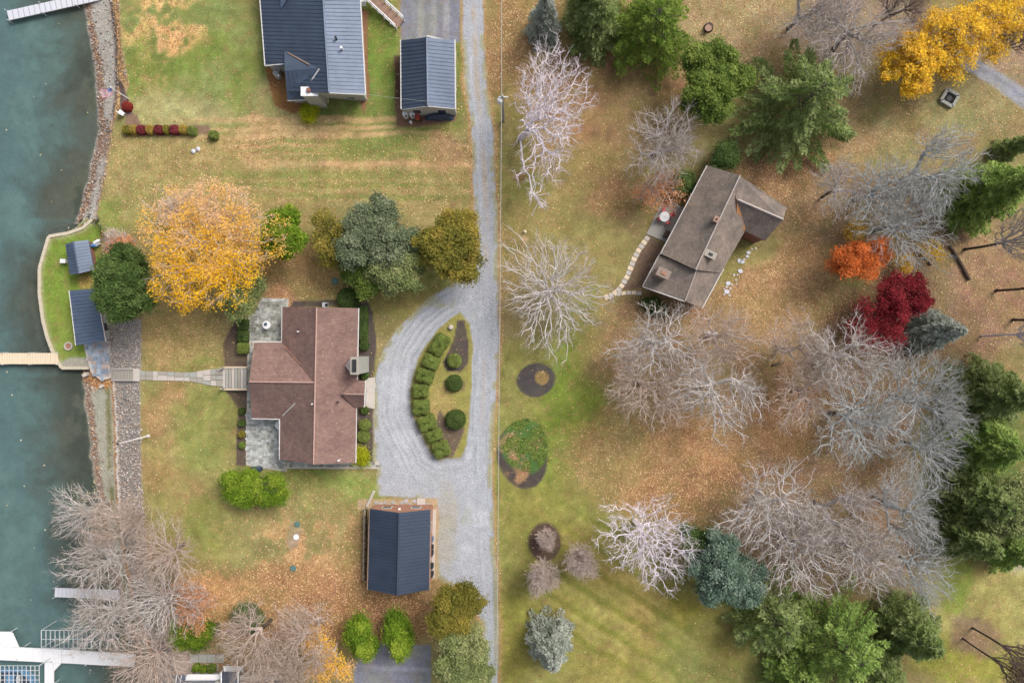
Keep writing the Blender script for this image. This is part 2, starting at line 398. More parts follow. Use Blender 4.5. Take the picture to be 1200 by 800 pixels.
BEDS = [([(536, 376), (545, 376), (548, 400), (549, 425), (540, 436), (524, 434), (520, 424), (530, 400)], MUL),
        ([(515, 478), (525, 494), (545, 502), (538, 520), (530, 536), (516, 536), (510, 510), (512, 490)], (104, 88, 80)),
        ([(520, 445), (545, 445), (545, 458), (522, 458)], (130, 116, 84)),
        ([(392, 351), (404, 344), (420, 343), (430, 350), (437, 366), (441, 395), (440, 425), (436, 444), (420, 446), (418, 358), (340, 360), (344, 352)], MUL),
        ([(418, 478), (436, 478), (437, 540), (417, 541)], MUL),
        ([(262, 402), (276, 375), (292, 375), (294, 432), (262, 432)], (96, 80, 74)),
        ([(262, 456), (292, 456), (289, 546), (277, 546), (278, 478)], (92, 78, 74)),
        ([(420, 8), (432, 14), (430, 60), (433, 112), (425, 135), (418, 110)], (134, 96, 74)),
        ([(461, 66), (471, 66), (472, 130), (535, 130), (534, 142), (484, 150), (464, 150)], (120, 92, 78)),
        ([(310, 78), (336, 80), (338, 118), (375, 120), (345, 134), (322, 124), (316, 100)], (138, 98, 64)),
        ([(462, 66), (470, 66), (470, 116), (462, 116)], (84, 62, 56)),
        ([(762, 277), (778, 285), (755, 337), (734, 340), (730, 337), (742, 312)], (116, 96, 82)),
        ([(135, 90), (142, 97), (150, 115), (160, 145), (152, 146), (140, 125), (137, 105)], (112, 92, 92)),
        ([(147, 136), (160, 134), (166, 146), (245, 146), (248, 158), (145, 158)], (132, 108, 92)),
        ([(214, 722), (258, 730), (258, 746), (222, 748)], (96, 78, 80)),
        ([(420, 584), (512, 584), (514, 600), (512, 680), (505, 680), (505, 598), (420, 597)], (176, 152, 122))]
for pts, c in BEDS: paint(pol(pts, 1.5, 3), c, .15, .25, cls=2)
paint(blob(628, 445, 23, 19.5, -20, .12, .05), (78, 72, 74), .08, .3, cls=2)
paint(blob(612, 534, 29, 39, -12, .1, .05), (74, 66, 68), .1, .3, cls=2)
paint(blob(638, 635, 19, 23, 0, .15, .05), (88, 70, 66), .25, .3, cls=2)
paint(blob(635, 442, 8, 8, 0, .15, .05), (142, 120, 78), .4, cls=2)
paint(blob(615, 523, 27, 32, -10, .12, .06), (74, 104, 56), .15, cls=0)
paint(blob(605, 548, 14, 20, 0, .2, .1)*sstep((N2-.4)/.2), (150, 118, 90), .4)
paint(blob(600, 515, 14, 12)*sstep((N2-.35)/.2), (132, 122, 84), .5)
paint(blob(634, 526, 8, 7), (150, 120, 100), .5)
paint(blob(610, 208, 7, 7, 0, .6, .1), (116, 84, 60), .3)
paint(blob(345, 625, 9, 14), (160, 140, 118), .3)
paint(blob(615, 280, 4, 4, 0, .6, .05), (176, 150, 120), .3)
# asphalt drives and the far path
for pts in ([(470, -420), (540, -420), (538, 50), (470, 50)], [(424, 757), (430, 753), (505, 755), (505, 1000), (420, 1000), (415, 780)]):
    paint(pol(pts, 1.5, 2), (122, 124, 138), .06, .1, cls=6)
paint(blob(470, 783, 45, 3, 2, .8, .05)*(CLS == 6), (150, 152, 166), a=.6)
for xx in (493, 508, 523): paint(blob(xx, 25, 4, 28, 0, .8, .05)*(CLS == 6), (160, 158, 160), a=.5)
TRK = [(1105, 40), (1126, 62), (1140, 68), (1165, 80), (1200, 103), (1330, 170), (1400, 200), (1400, 235), (1320, 195), (1195, 124), (1155, 96), (1125, 78), (1100, 60)]
paint(pol(TRK, 4, 4), (148, 150, 160), .1, .2, cls=7)
paint(sstep(1-np.abs(polydist(AX, AY, [(1125, 70), (1160, 86), (1197, 112), (1330, 180)], False))/5), (124, 126, 142), a=.7)

# --- materials of the ground
def ground_material():
    t = NT('ground'); col = t.n('Attribute', attribute_name='Col').outputs['Color']
    leaf = t.n('Attribute', attribute_name='leaf').outputs['Fac']; rock = t.n('Attribute', attribute_name='rock').outputs['Fac']
    p = t.pos()
    n1 = t.noise(1.1, 6, .7); n2 = t.noise(6, 5, .75); n4 = t.noise(17, 3, .8); n3 = t.noise(.35, 5, .6)
    f = t.math('MULTIPLY', t.rng(n1, .3, .7, .74, 1.28), t.rng(n2, .28, .72, .62, 1.38)); f = t.math('MULTIPLY', f, t.rng(n4, .3, .7, .46, 1.6))
    c = t.mul(col, f)
    c = t.mix(t.math('MULTIPLY', t.rng(n3, .4, .62, 0, .3), t.math('SUBTRACT', 1, rock, clamp=True)), c, (*lin(132, 136, 66), 1))
    lawn_f = t.math('SUBTRACT', 1, t.math('MULTIPLY', rock, 3), clamp=True)
    n5 = t.noise(.8, 7, .72, dist=.3); n6 = t.noise(1.9, 6, .7)
    c = t.mix(t.math('MULTIPLY', t.rng(n5, .52, .64, 0, .5), lawn_f), c, (*lin(146, 118, 84), 1))
    c = t.mix(t.math('MULTIPLY', t.rng(n6, .54, .66, 0, .42), lawn_f), c, (*lin(104, 112, 52), 1))
    # cobbles and gravel
    v = t.n('TexVoronoi', {'Vector': p, 'Scale': 6.5, 'Randomness': 1.0}); vc = t.n('SeparateColor', {0: v.outputs['Color']}).outputs[0]
    g = t.math('MULTIPLY', t.rng(vc, 0, 1, .7, 1.3), t.rng(v.outputs['Distance'], .1, .62, 1.08, .75))
    vf = t.n('TexVoronoi', {'Vector': p, 'Scale': 12.0}); vfc = t.n('SeparateColor', {0: vf.outputs['Color']}).outputs[0]
    gg = t.mix(t.rng(rock, .55, .9, 0, 1), t.n('CombineXYZ', {0: t.rng(vfc, 0, 1, .86, 1.14), 1: t.rng(vfc, 0, 1, .86, 1.14), 2: t.rng(vfc, 0, 1, .86, 1.14)}).outputs[0],
               t.n('CombineXYZ', {0: g, 1: g, 2: g}).outputs[0])
    cr = t.mix(1.0, t.mul(col, t.rng(n1, .3, .7, .88, 1.12)), gg, 'MULTIPLY')
    c = t.mix(t.math('MULTIPLY', rock, 1.9, clamp=True), c, cr)
    # fallen leaves: cells of leaf size
    for sc_, th, off in ((8.5, .34, 0), (6.0, .16, 7.3)):
        w = t.n('TexVoronoi', {'Vector': t.n('VectorMath', {0: p, 1: (off, off*2, 0)}, operation='ADD').outputs[0], 'Scale': sc_})
        s = t.n('SeparateColor', {0: w.outputs['Color']})
        amt = t.math('MULTIPLY', t.math('POWER', leaf, 1.35), t.rng(n2, .35, .65, th*.5, th*1.5))
        on = t.math('MULTIPLY', t.math('LESS_THAN', s.outputs[0], amt), t.math('LESS_THAN', w.outputs['Distance'], .42))
        lc = t.mix(s.outputs[1], (*lin(164, 120, 86), 1), (*lin(216, 182, 134), 1))
        c = t.mix(t.math('MULTIPLY', on, .65), c, lc)
    t.set('Base Color', c); t.set('Roughness', .92); t.p.inputs['Specular IOR Level'].default_value = .12
    h = t.math('ADD', n2, t.math('MULTIPLY', rock, t.math('MULTIPLY', v.outputs['Distance'], -1.2)))
    t.bump(h, .6, .12)
    return t.m
GM = ground_material()
ny, nx = X.shape
idx = np.arange(nx*ny).reshape(ny, nx)
fc = CLS[:-1, :-1]
quads = np.stack([idx[:-1, :-1], idx[:-1, 1:], idx[1:, 1:], idx[1:, :-1]], -1)
VV = np.stack([X, Y, Z], -1).reshape(-1, 3); CC = C.reshape(-1, 3); LL = LEAF.ravel(); RR = ROCK.ravel()
for k, nm in {0: 'lawn', 1: 'gravel_road', 2: 'mulch_bed', 3: 'stone_bank', 4: 'gravel_beach', 5: 'lake_bed', 6: 'asphalt_drive', 7: 'gravel_path'}.items():
    q = quads[fc == k].reshape(-1, 4)
    if not len(q): continue
    u, inv = np.unique(q, return_inverse=True)
    me = np_mesh(nm, VV[u], inv.reshape(-1, 4), {'Col': np.clip(CC[u], 0, 1), 'leaf': LL[u], 'rock': RR[u]}, smooth=True)
    obj(nm, me, GM, kind='structure')
# --- lake
wx = np.concatenate([[-1500, -600, -300, -150, -100, -80], np.arange(-68, -36, .5)]); wy = np.concatenate([[-1500, -600, -200, -100, -60], np.arange(-46, 46.1, .5), [60, 100, 200, 600, 1500]])
WX, WY = np.meshgrid(wx, wy); wz = -2.0
wax = 600+WX*10*HC/(HC-wz); way = 400-WY*10*HC/(HC-wz)
xs_ = np.interp(way, SH_Y, SH_X); dep = np.clip((xs_-wax), 0, 400)
dep = np.where((way > 257) & (way < 440), np.maximum(0, np.interp(way, [257, 277, 300, 345, 413, 431, 440], [100, 57, 50, 46, 62, 72, 97])-wax)+22, dep)
ix = np.arange(WX.size).reshape(WX.shape)
wq = np.stack([ix[:-1, :-1], ix[:-1, 1:], ix[1:, 1:], ix[1:, :-1]], -1).reshape(-1, 4)
me = np_mesh('lake', np.stack([WX, WY, np.full(WX.shape, wz)], -1).reshape(-1, 3), wq, {'depth': dep.ravel()/100})
t = NT('lake_water'); dp = t.n('Attribute', attribute_name='depth').outputs['Fac']
n1 = t.noise(.12, 5, .65, dist=.4); n2 = t.noise(.5, 5, .7); n3 = t.noise(3.0, 3)
dd = t.math('ADD', dp, t.rng(n1, .3, .7, -.28, .28))
c = t.mix(t.rng(dd, .2, .8, 0, 1), (*lin(98, 106, 98), 1), (*lin(84, 108, 108), 1))
c = t.mix(t.rng(n1, .5, .66, 0, .5), c, (*lin(100, 128, 122), 1))
c = t.mul(c, t.math('MULTIPLY', t.rng(n2, .3, .7, .84, 1.14), t.rng(n3, .3, .7, .94, 1.06)))
t.set('Base Color', c); t.set('Roughness', .12); t.p.inputs['IOR'].default_value = 1.33
b = t.n('Bump', {'Height': n3, 'Strength': .06, 'Distance': .05}); t.set('Normal', b.outputs[0])
tr = t.n('BsdfTransparent', {0: (.86, .92, .9, 1)})
mx = t.n('MixShader', {0: t.rng(dd, .0, .8, .15, .97)}); t.t.links.new(tr.outputs[0], mx.inputs[1]); t.t.links.new(t.p.outputs[0], mx.inputs[2])
t.t.links.new(mx.outputs[0], t.t.nodes['Material Output'].inputs['Surface'])
obj('lake', me, t.m, kind='structure')

# ------------------------------------------------------------------ loose stones and fallen leaves
def leaf_quads(pos, size, up=.6, rng=R, aspect=1.0, flat=False):
    n = len(pos); nrm = rng.normal(size=(n, 3)); nrm /= np.linalg.norm(nrm, axis=1)[:, None]
    nrm[:, 2] = np.abs(nrm[:, 2]); nrm = nrm*(1-up)+np.array([0, 0, 1])*up
    if flat: nrm = np.array([0, 0, 1])+rng.normal(size=(n, 3))*.15
    nrm /= np.linalg.norm(nrm, axis=1)[:, None]
    a = rng.normal(size=(n, 3)); u = np.cross(nrm, a); u /= np.linalg.norm(u, axis=1)[:, None]; w = np.cross(nrm, u)
    s = (size*rng.uniform(.65, 1.3, n))[:, None]*.5; u = u*s; w = w*s*aspect
    V = np.stack([pos-u*1.15, pos-w+u*.75, pos+w+u*.75], 1).reshape(-1, 3)
    return V, np.arange(3*n).reshape(-1, 3)
def tint_mat(name, cols, trans=.25, rough=.75, noise=0.25):
    t = NT(name); a = t.n('Attribute', attribute_name='tint').outputs['Fac']
    r = t.n('ValToRGB', {0: a}); el = r.color_ramp.elements
    while len(el) < len(cols): el.new(.5)
    for i, cc in enumerate(cols): el[i].position = i/(len(cols)-1); el[i].color = (*lin(*cc), 1)
    nn = t.noise(1.3, 3)
    c = t.mul(r.outputs[0], t.rng(nn, .3, .7, 1-noise, 1+noise))
    t.set('Base Color', c); t.set('Roughness', rough); t.p.inputs['Specular IOR Level'].default_value = .2
    tl = t.n('BsdfTranslucent', {0: c}); mx = t.n('MixShader', {0: trans})
    t.t.links.new(t.p.outputs[0], mx.inputs[1]); t.t.links.new(tl.outputs[0], mx.inputs[2])
    t.t.links.new(mx.outputs[0], t.t.nodes['Material Output'].inputs['Surface'])
    return t.m
FI = (slice(len(sk), len(sk)+len(fy)-1), slice(len(sk), len(sk)+len(fx)-1))
def scatter(weight, n, seed):
    r = np.random.default_rng(seed); w = weight[FI].ravel().astype(float); w /= w.sum()
    k = r.choice(len(w), n, p=w); j, i = np.divmod(k, len(fx)-1)
    x = fx[i]+r.uniform(0, .2, n); y = fy[j]+r.uniform(0, .2, n)
    return np.stack([x, y, ground_z(x, y)+r.uniform(.01, .05, n)], 1)
w = LEAF**2.2*(.25+N2)*np.where(CLS == 5, 0, 1)*np.where(CLS == 1, .25, 1)
pos = scatter(w, 80000, 5); V, F = leaf_quads(pos, .14, flat=True)
tn = np.repeat(R.random(len(pos)), 3)
obj('fallen_leaves', np_mesh('fallen_leaves', V, F, {'tint': tn}), tint_mat('fallen_leaf', [(136, 96, 68), (176, 130, 90), (206, 166, 118), (226, 200, 156)], .1), kind='stuff')
w = np.where(bed > .5, np.exp(-np.abs(XS-AX)/18), 0)*sstep((AY-545)/40)*sstep((N2-.45)/.1)+np.where(bed > .5, .006, 0)*(AX > 0)
pos = scatter(w, 170, 6); pos[:, 2] = -1.985; V, F = leaf_quads(pos, .17, flat=True)
obj('floating_leaves', np_mesh('floating_leaves', V, F, {'tint': np.repeat(R.random(len(pos)), 3)}), tint_mat('floating_leaf', [(200, 180, 110), (240, 225, 190)], .1), kind='stuff')
def rocks(name, weight, n, size, col, seed):
    pos = scatter(weight, n, seed); r = np.random.default_rng(seed+1)
    ph = (1+5**.5)/2
    ico = np.array([(-1, ph, 0), (1, ph, 0), (-1, -ph, 0), (1, -ph, 0), (0, -1, ph), (0, 1, ph), (0, -1, -ph), (0, 1, -ph), (ph, 0, -1), (ph, 0, 1), (-ph, 0, -1), (-ph, 0, 1)])/1.9
    tri = np.array([(0, 11, 5), (0, 5, 1), (0, 1, 7), (0, 7, 10), (0, 10, 11), (1, 5, 9), (5, 11, 4), (11, 10, 2), (10, 7, 6), (7, 1, 8), (3, 9, 4), (3, 4, 2), (3, 2, 6), (3, 6, 8), (3, 8, 9), (4, 9, 5), (2, 4, 11), (6, 2, 10), (8, 6, 7), (9, 8, 1)])
    s = size*r.uniform(.5, 1.5, n)**1.3
    V = ico[None]*s[:, None, None]*np.stack([r.uniform(.7, 1.3, n), r.uniform(.6, 1.1, n), r.uniform(.4, .7, n)], 1)[:, None]*r.uniform(.8, 1.2, (n, 12, 1))
    a = r.uniform(0, 6.28, n); ca, sa = np.cos(a)[:, None], np.sin(a)[:, None]
    V = np.stack([V[..., 0]*ca-V[..., 1]*sa, V[..., 0]*sa+V[..., 1]*ca, V[..., 2]], -1)+pos[:, None]
    F = (tri[None]+np.arange(n)[:, None, None]*12).reshape(-1, 3)
    obj(name, np_mesh(name, V.reshape(-1, 3), F, {'tint': np.repeat(r.random(n), 12)}), col, kind='stuff')
RM = tint_mat('shore_rock', [(146, 138, 132), (166, 158, 152), (188, 180, 174), (160, 140, 128)], 0)
rocks('bank_rocks', np.where(CLS == 3, 1., 0)*np.where(AY < 262, .12, 1), 3000, .095, RM, 30)
rocks('beach_stones', np.where(CLS == 4, 1., 0)*(.3+2*sstep(1-np.abs(AX-XS-5)/7)), 2000, .09, tint_mat('beach_stone', [(132, 112, 102), (158, 140, 128), (184, 178, 170)], 0), 33)

# ------------------------------------------------------------------ materials of the buildings
def metal_roof(name, c, c2):
    t = NT(name); n = t.noise(.35, 4); n2 = t.noise(9, 3)
    t.set('Base Color', t.mul(t.mix(t.rng(n, .35, .65, 0, 1), (*lin(*c), 1), (*lin(*c2), 1)), t.math('MULTIPLY', t.rng(n2, .3, .7, .9, 1.1), t.rng(t.noise(.9, 6, .7), .3, .7, .86, 1.14))))
    t.set('Roughness', .5); t.set('Metallic', .15); t.bump(n, .15, .1); return t.m
def shingle(name, c, c2, ang=0.0):
    t = NT(name); mp = t.n('Mapping', {'Vector': t.pos(), 'Rotation': (0, 0, ang)}).outputs[0]
    br = t.n('TexBrick', {'Vector': mp, 'Color1': (.84, .84, .84, 1), 'Color2': (1.16, 1.16, 1.16, 1), 'Mortar': (.62, .62, .62, 1), 'Scale': 1.0, 'Mortar Size': .022,
                          'Mortar Smooth': .5, 'Brick Width': .3, 'Row Height': .135, 'Bias': 0.0}, offset=.5).outputs['Color']
    n = t.noise(.45, 6, .65); n2 = t.noise(14, 3, .8)
    c_ = t.mix(t.rng(n, .36, .64, 0, 1), (*lin(*c), 1), (*lin(*c2), 1))
    c_ = t.mix(1.0, c_, br, 'MULTIPLY')
    n3 = t.noise(1.6, 6, .75); c_ = t.mul(c_, t.rng(n3, .3, .7, .82, 1.16)); sp = t.n('TexVoronoi', {'Vector': t.pos(), 'Scale': 2.2}); sc_ = t.n('SeparateColor', {0: sp.outputs['Color']}).outputs[0]
    c_ = t.mix(t.math('MULTIPLY', t.math('LESS_THAN', sp.outputs['Distance'], .14), t.math('MULTIPLY', t.math('LESS_THAN', sc_, .3), .6)), c_, (*lin(196, 170, 130), 1))
    t.set('Base Color', t.mul(c_, t.rng(n2, .25, .75, .7, 1.3))); t.set('Roughness', .9); t.bump(n2, .4, .03); return t.m
M = dict(
    navy=metal_roof('navy_metal', (80, 94, 116), (88, 102, 124)), navy_shade=metal_roof('shaded_navy_metal', (60, 72, 90), (68, 80, 98)),  # second navy is a darker copy that paints shade onto dim roof slopes
    brown=shingle('brown_shingle', (140, 112, 103), (122, 97, 91)), grey=shingle('weathered_shingle', (142, 127, 116), (112, 104, 98), math.radians(59)),
    darkroof=shingle('slate_shingle', (104, 106, 116), (94, 96, 106)),
    white=mat('white_paint', (226, 226, 228), .5, .08), trim=mat('pale_trim', (206, 204, 202), .6, .1), siding=mat('grey_siding', (176, 176, 172), .7, .1),
    brick=mat('red_brick', (150, 104, 84), .85, .3, 6, c2=(170, 128, 106)), redwood=mat('reddish_timber', (138, 98, 84), .8, .25, c2=(120, 80, 70)),
    timber=mat('grey_timber', (168, 160, 148), .8, .3, 4, c2=(150, 146, 138)), stone=mat('flagstone', (172, 172, 166), .85, .3, 2, c2=(144, 146, 140), bump=.3),
    concrete=mat('pale_concrete', (196, 190, 184), .85, .2, 2, c2=(180, 170, 160)), dark=mat('dark_rubber', (40, 42, 46), .6, .2), glass=mat('window_glass', (60, 70, 80), .1, .1, spec=.8),
    green=mat('green_plastic', (84, 116, 112), .6, .1), metal=mat('light_metal', (206, 210, 214), .35, .1, metal=.4), copper=mat('copper_flashing', (160, 134, 118), .5, .3, metal=.3),
    deck=mat('brown_decking', (158, 128, 112), .8, .15), dockgrey=mat('dock_plank_grey', (204, 206, 214), .7, .15, 3, c2=(190, 192, 202)), docktan=mat('dock_plank_tan', (224, 208, 184), .75, .15, 3, c2=(214, 194, 166)),
    navycloth=mat('navy_tarp', (46, 60, 84), .5, .4, 5, c2=(70, 86, 108), bump=.5), red=mat('faded_red', (196, 92, 92), .6, .15), rust=mat('rusty_red', (160, 72, 52), .7, .3),
    blue=mat('blue_plastic', (90, 140, 200), .5, .15), wall=mat('retaining_stone', (206, 196, 176), .85, .3, 4, c2=(180, 170, 150)), bark=mat('brown_bark', (96, 80, 68), .9, .4, 6, c2=(74, 62, 54), bump=.5),
    cable=mat('power_cable', (168, 170, 170), .6, .05), pole=mat('grey_pole_wood', (160, 156, 148), .8, .2), orange=mat('buff_leaf_pile', (176, 128, 86), .9, .4, 8, c2=(150, 104, 74), bump=.6),
    bluestone=mat('blue_flagstone', (150, 166, 186), .8, .3, .9, c2=(180, 160, 150), fine=6), boat=mat('boat_cover', (96, 140, 176), .5, .2))
M['cap'] = mat('weathered_chimney', (150, 134, 124), .9, .4, 4, c2=(126, 112, 104), bump=.4)
def V3(t): return P(*t)
def lerp(a, b, t): return a+(b-a)*t
def roof_panel(parent, pts, m, ribs=0, step=.42, t=.14, name='roof', rib_from=None):
    """pts: (px, py, z); ribs run from edge 0-1 (ridge) to edge 3-2 (eave)"""
    w = [V3(p) for p in pts]
    o = MB().slab(w, t).build(name, m, parent)
    if ribs:
        a, b, c, e = w[0], w[1], w[2], w[3]; L = (b-a).length; n = max(2, int(L/step)); mb = MB(); nrm = (b-a).cross(e-a).normalized()
        if nrm.z < 0: nrm = -nrm
        for i in range(1, n):
            s = i/n; p, q = lerp(a, b, s), lerp(e, c, s); u = (b-a).normalized()*.03; h = nrm*.045
            k = len(mb.v); mb.v += [tuple(x) for x in (p-u+h*.1, p+u+h*.1, q+u+h*.1, q-u+h*.1, p-u*.5+h, p+u*.5+h, q+u*.5+h, q-u*.5+h)]
            mb.f += [(k+4, k+5, k+6, k+7), (k, k+1, k+5, k+4), (k+1, k+2, k+6, k+5), (k+2, k+3, k+7, k+6), (k+3, k, k+4, k+7)]
        mb.build('standing_seam', m, o, kind='stuff')
    return o
def ridge(parent, a, b, m, w=.11, name='ridge_cap'):
    a, b = V3(a), V3(b); u = Vector((0, 0, .05)); MB().tube([a+u, b+u], w, 5).build(name, m, parent)
def walls(parent, pts, m, name='wall', base=None, inset=.94, gables=(), over=None):
    """pts: eave corners (px,py,z); one wall mesh per side; gables: {side: (px,py,z)} peak"""
    w = [V3(p) for p in pts]; c = sum(w, Vector())/len(w)
    g = dict(gables); q = [Vector((c.x+(p.x-c.x)*inset, c.y+(p.y-c.y)*inset, p.z-.16)) for p in w]
    if over: q = [Vector((p.x-math.copysign(over, p.x-c.x), p.y-math.copysign(over*.6, p.y-c.y), p.z-.16)) for p in w]
    for i in range(len(q)):
        a, b = q[i], q[(i+1) % len(q)]; za = min(ground_z(a.x, a.y), ground_z(b.x, b.y))-.2 if base is None else base
        n = Vector((b.y-a.y, a.x-b.x, 0)).normalized()*.1
        top = [a, b]
        if i in g:
            pk = V3(g[i]); s = max(.05, min(.95, (pk.xy-w[i].xy).dot((w[(i+1) % len(w)].xy-w[i].xy))/max(1e-6, (w[(i+1) % len(w)].xy-w[i].xy).length_squared)))
            top = [a, Vector((*lerp(a, b, s).xy, pk.z-.2)), b]
        prof = [Vector((a.x, a.y, za)), *top, Vector((b.x, b.y, za))]
        mb = MB(); k = len(prof); mb.v = [tuple(p-n) for p in prof]+[tuple(p+n) for p in prof]
        mb.f = [tuple(range(k)), tuple(range(2*k-1, k-1, -1))]+[(j, k+j, k+(j+1) % k, (j+1) % k) for j in range(k)]
        o = mb.build(name, m, parent)
        L = (b-a).xy.length
        if L > 3 and za+2.3 < min(a.z, b.z)+.35:
            for s in ([.25, .75] if L < 9 else [.15, .38, .62, .85]):
                p = lerp(a, b, s); an = math.atan2(b.y-a.y, b.x-a.x)
                wo = MB().box((p.x, p.y, min(a.z, b.z)-.95), (1.1, .26, 1.2), an).build('window_frame', M['trim'], o)
                MB().box((p.x, p.y, min(a.z, b.z)-.95), (.94, .3, 1.04), an).build('window', M['glass'], o)
    return q

# ------------------------------------------------------------------ house at the top left, navy metal roof
A = thing('lake_house', 'large house with navy standing seam metal roof and square white-capped chimney at the top left', 'house', P(370, 50))
zr, zl, ze = 5.0, 2.2, 3.6
rn = M['navy_shade']  # same metal, darker: shade of these slopes is put into the colour
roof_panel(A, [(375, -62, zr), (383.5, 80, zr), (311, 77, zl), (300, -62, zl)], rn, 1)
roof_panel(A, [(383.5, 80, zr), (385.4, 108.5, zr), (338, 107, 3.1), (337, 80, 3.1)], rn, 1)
roof_panel(A, [(375, -62, zr), (385.4, 108.5, zr), (427.8, 110.3, ze), (418.5, -62, ze)], M['navy'], 1)  # lighter navy here stands in for sky sheen on the right slope
ridge(A, (375, -62, zr), (385.4, 108.5, zr), M['navy'])
roof_panel(A, [(373, 80, 4.7), (333.5, 83, 4.6), (333, 59, 3.1), (334, 58.5, 3.1)], rn, 0)
roof_panel(A, [(333.5, 83, 4.6), (374, 80, 4.7), (359, 107, 3.3), (337, 117.5, 2.3)], M['navy'], 0)
o = roof_panel(A, [(333.8, 83, 4.6), (352, 82, 4.65), (358, 116.5, 2.3), (337.3, 117.5, 2.3)], M['navy'], 1)
o.location.z += .03
roof_panel(A, [(328, -6, 3.7), (341, -8, 3.9), (329, 11, 3.3), (328, 2, 3.2)], M['navy'], 0, name='dormer_roof')
MB().tube([V3((337, 62, 3.4)), V3((362, 76, 4.5))], .09, 5).build('valley_flashing', M['copper'], A)
MB().tube([V3((374, 81, 4.75)), V3((359.5, 103, 3.75))], .09, 5).build('valley_flashing', M['trim'], A)
walls(A, [(300, -60, 2.1), (311, 76, 2.1), (338, 76, 2.2), (338, 116, 2.2), (358, 116, 2.2), (358, 108, 2.2), (427, 109.5, 3.2), (418, -60, 3.2)], M['siding'], inset=.93)
MB().slab([V3((356, 107.5, 3.6)), V3((385.4, 107.5, 4.8)), V3((426, 109, 3.4)), V3((425, 114.5, 1.2)), V3((356, 114.5, 1.2))], .1).build('gable_wall', M['siding'], A)
gu = MB()
for a_, b_ in (((300, -62, 2.15), (310.6, 77, 2.15)), ((418.8, -62, 3.5), (428, 110.4, 3.5)), ((337, 118, 2.2), (358, 117, 2.2)), ((385.5, 109, 4.9), (428, 111, 3.5)), ((310.6, 77.4, 2.15), (333, 75.4, 3))):
    MB().tube([V3(a_), V3(b_)], .09, 6).build('gutter', M['trim'], A)
p = V3((367, 112, 0)); h = 3.9; q = P(363.2, 107.8, h)
MB().box((q.x, q.y, h/2), (1.75, .85, h)).build('chimney', M['siding'], A)
ch = MB().box((q.x, q.y, h+.08), (1.95, 1.02, .18)).build('chimney_cap', M['white'], A)
MB().box((q.x-.05, q.y+.08, h+.3), (.42, .42, .3)).build('flue', M['redwood'], ch)
for px, py in ((394, 45.5),):
    MB().lathe(P(px, py, 4.8), [(.1, -.3), (.1, .3), (.14, .32), (.14, .38)], 10).build('vent_pipe', M['dark'], A)
MB().lathe(P(401, 57.5, 4.6), [(.1, -.3), (.1, .4), (.15, .45)], 10).build('vent_pipe', M['white'], A)
MB().box((*P(424, 36).xy, 3.0), (.35, .45, .3)).build('wall_lamp', M['white'], A)
# ramp with railings
rp = thing('deck_ramp', 'brown boarded ramp with white railings between navy roofed house and asphalt drive', 'ramp', P(448, 12))
ra, rb = P(425, -12, 1.5), P(469, 29, .25); dirv = (rb-ra).normalized(); side = Vector((-dirv.y, dirv.x, 0))*.62
L = (rb-ra).length; n = int(L/.3)
bm_ = None
for i in range(n):
    c0 = ra+dirv*(L*(i+.5)/n); pts = [c0+dirv*.14+side, c0+dirv*.14-side, c0-dirv*.14-side, c0-dirv*.14+side]
    MB().slab(pts, .05).build('board', M['deck'], rp)
for s in (-1, 1):
    e = side*s*1.12
    MB().tube([ra+e+Vector((0, 0, 1)), rb+e+Vector((0, 0, 1))], .09, 4).build('railing', M['white'], rp)
    MB().tube([ra+e+Vector((0, 0, .3)), rb+e+Vector((0, 0, .3))], .05, 4).build('railing', M['white'], rp)
    for i in range(7):
        c0 = lerp(ra, rb, i/6)+e; MB().box((c0.x, c0.y, c0.z+.3), (.1, .1, 1.5)).build('post', M['white'], rp)
st = thing('porch_steps', 'short white steps where brown ramp meets the navy roofed house', 'steps', P(425, 4))
for i in range(3):
    MB().box((*P(424.5, 1.5+i*2.4, 1.2-i*.3).xy, 1.2-i*.3), (.9, .22, .1)).build('step', M['white'], st)

# ------------------------------------------------------------------ generic gabled building
def lid(parent, px, py, z, r, h, m, name='tank'):
    return MB().lathe(P(px, py, z), [(r, 0), (r, h*.8), (r*.9, h*.93), (r*.55, h)], 16).build(name, m, parent, smooth=False)
G = thing('garage', 'garage with navy metal roof, left slope coloured darker as shade, at the foot of the upper asphalt drive', 'garage', P(501, 88))
roof_panel(G, [(500, 44, 4.4), (501.2, 124, 4.4), (470.6, 128, 2.6), (469.8, 47.3, 2.6)], M['navy_shade'], 1)  # shade on the left slope is painted in with the darker navy
roof_panel(G, [(500, 44, 4.4), (501.2, 124, 4.4), (532.8, 127, 2.6), (532.6, 47.3, 2.6)], M['navy'], 1)
ridge(G, (500, 44, 4.4), (501.2, 124, 4.4), M['navy'])
walls(G, [(471, 48, 2.6), (471, 127, 2.6), (532.5, 127, 2.6), (532.5, 48, 2.6)], M['siding'], inset=.97, gables={1: (501.2, 124, 4.35), 3: (500, 44, 4.35)})
for x0 in (469.5, 533):
    MB().tube([P(x0, 47, 2.55), P(x0+.6, 128, 2.55)], .08, 6).build('gutter', M['trim'], G)
for a_ in ((470.6, 128.5), (532.8, 127.6)):
    MB().tube([P(*a_, 2.5), P(501.2, 124.6, 4.3)], .07, 5).build('verge_trim', M['trim'], G)
for px, lb in ((476, 'white domed tank at left behind garage gable'), (484, 'white domed tank next to rusty cart behind garage')):
    tk = thing('gas_tank', lb, 'tank', P(px, 137)); lid(tk, px, 136.3, 0, .34, 1.1, M['white'], 'tank_body'); MB().lathe(P(px, 136.3, 1.1), [(.1, 0), (.1, .15)], 8).build('valve', M['dark'], tk)
o = MB().lathe(P(481.5, 144), [(.16, 0), (.17, .3), (.05, .36)], 10).build('garden_pot', M['white'], label='small pale pot on mulch below two white tanks', cat='pot')
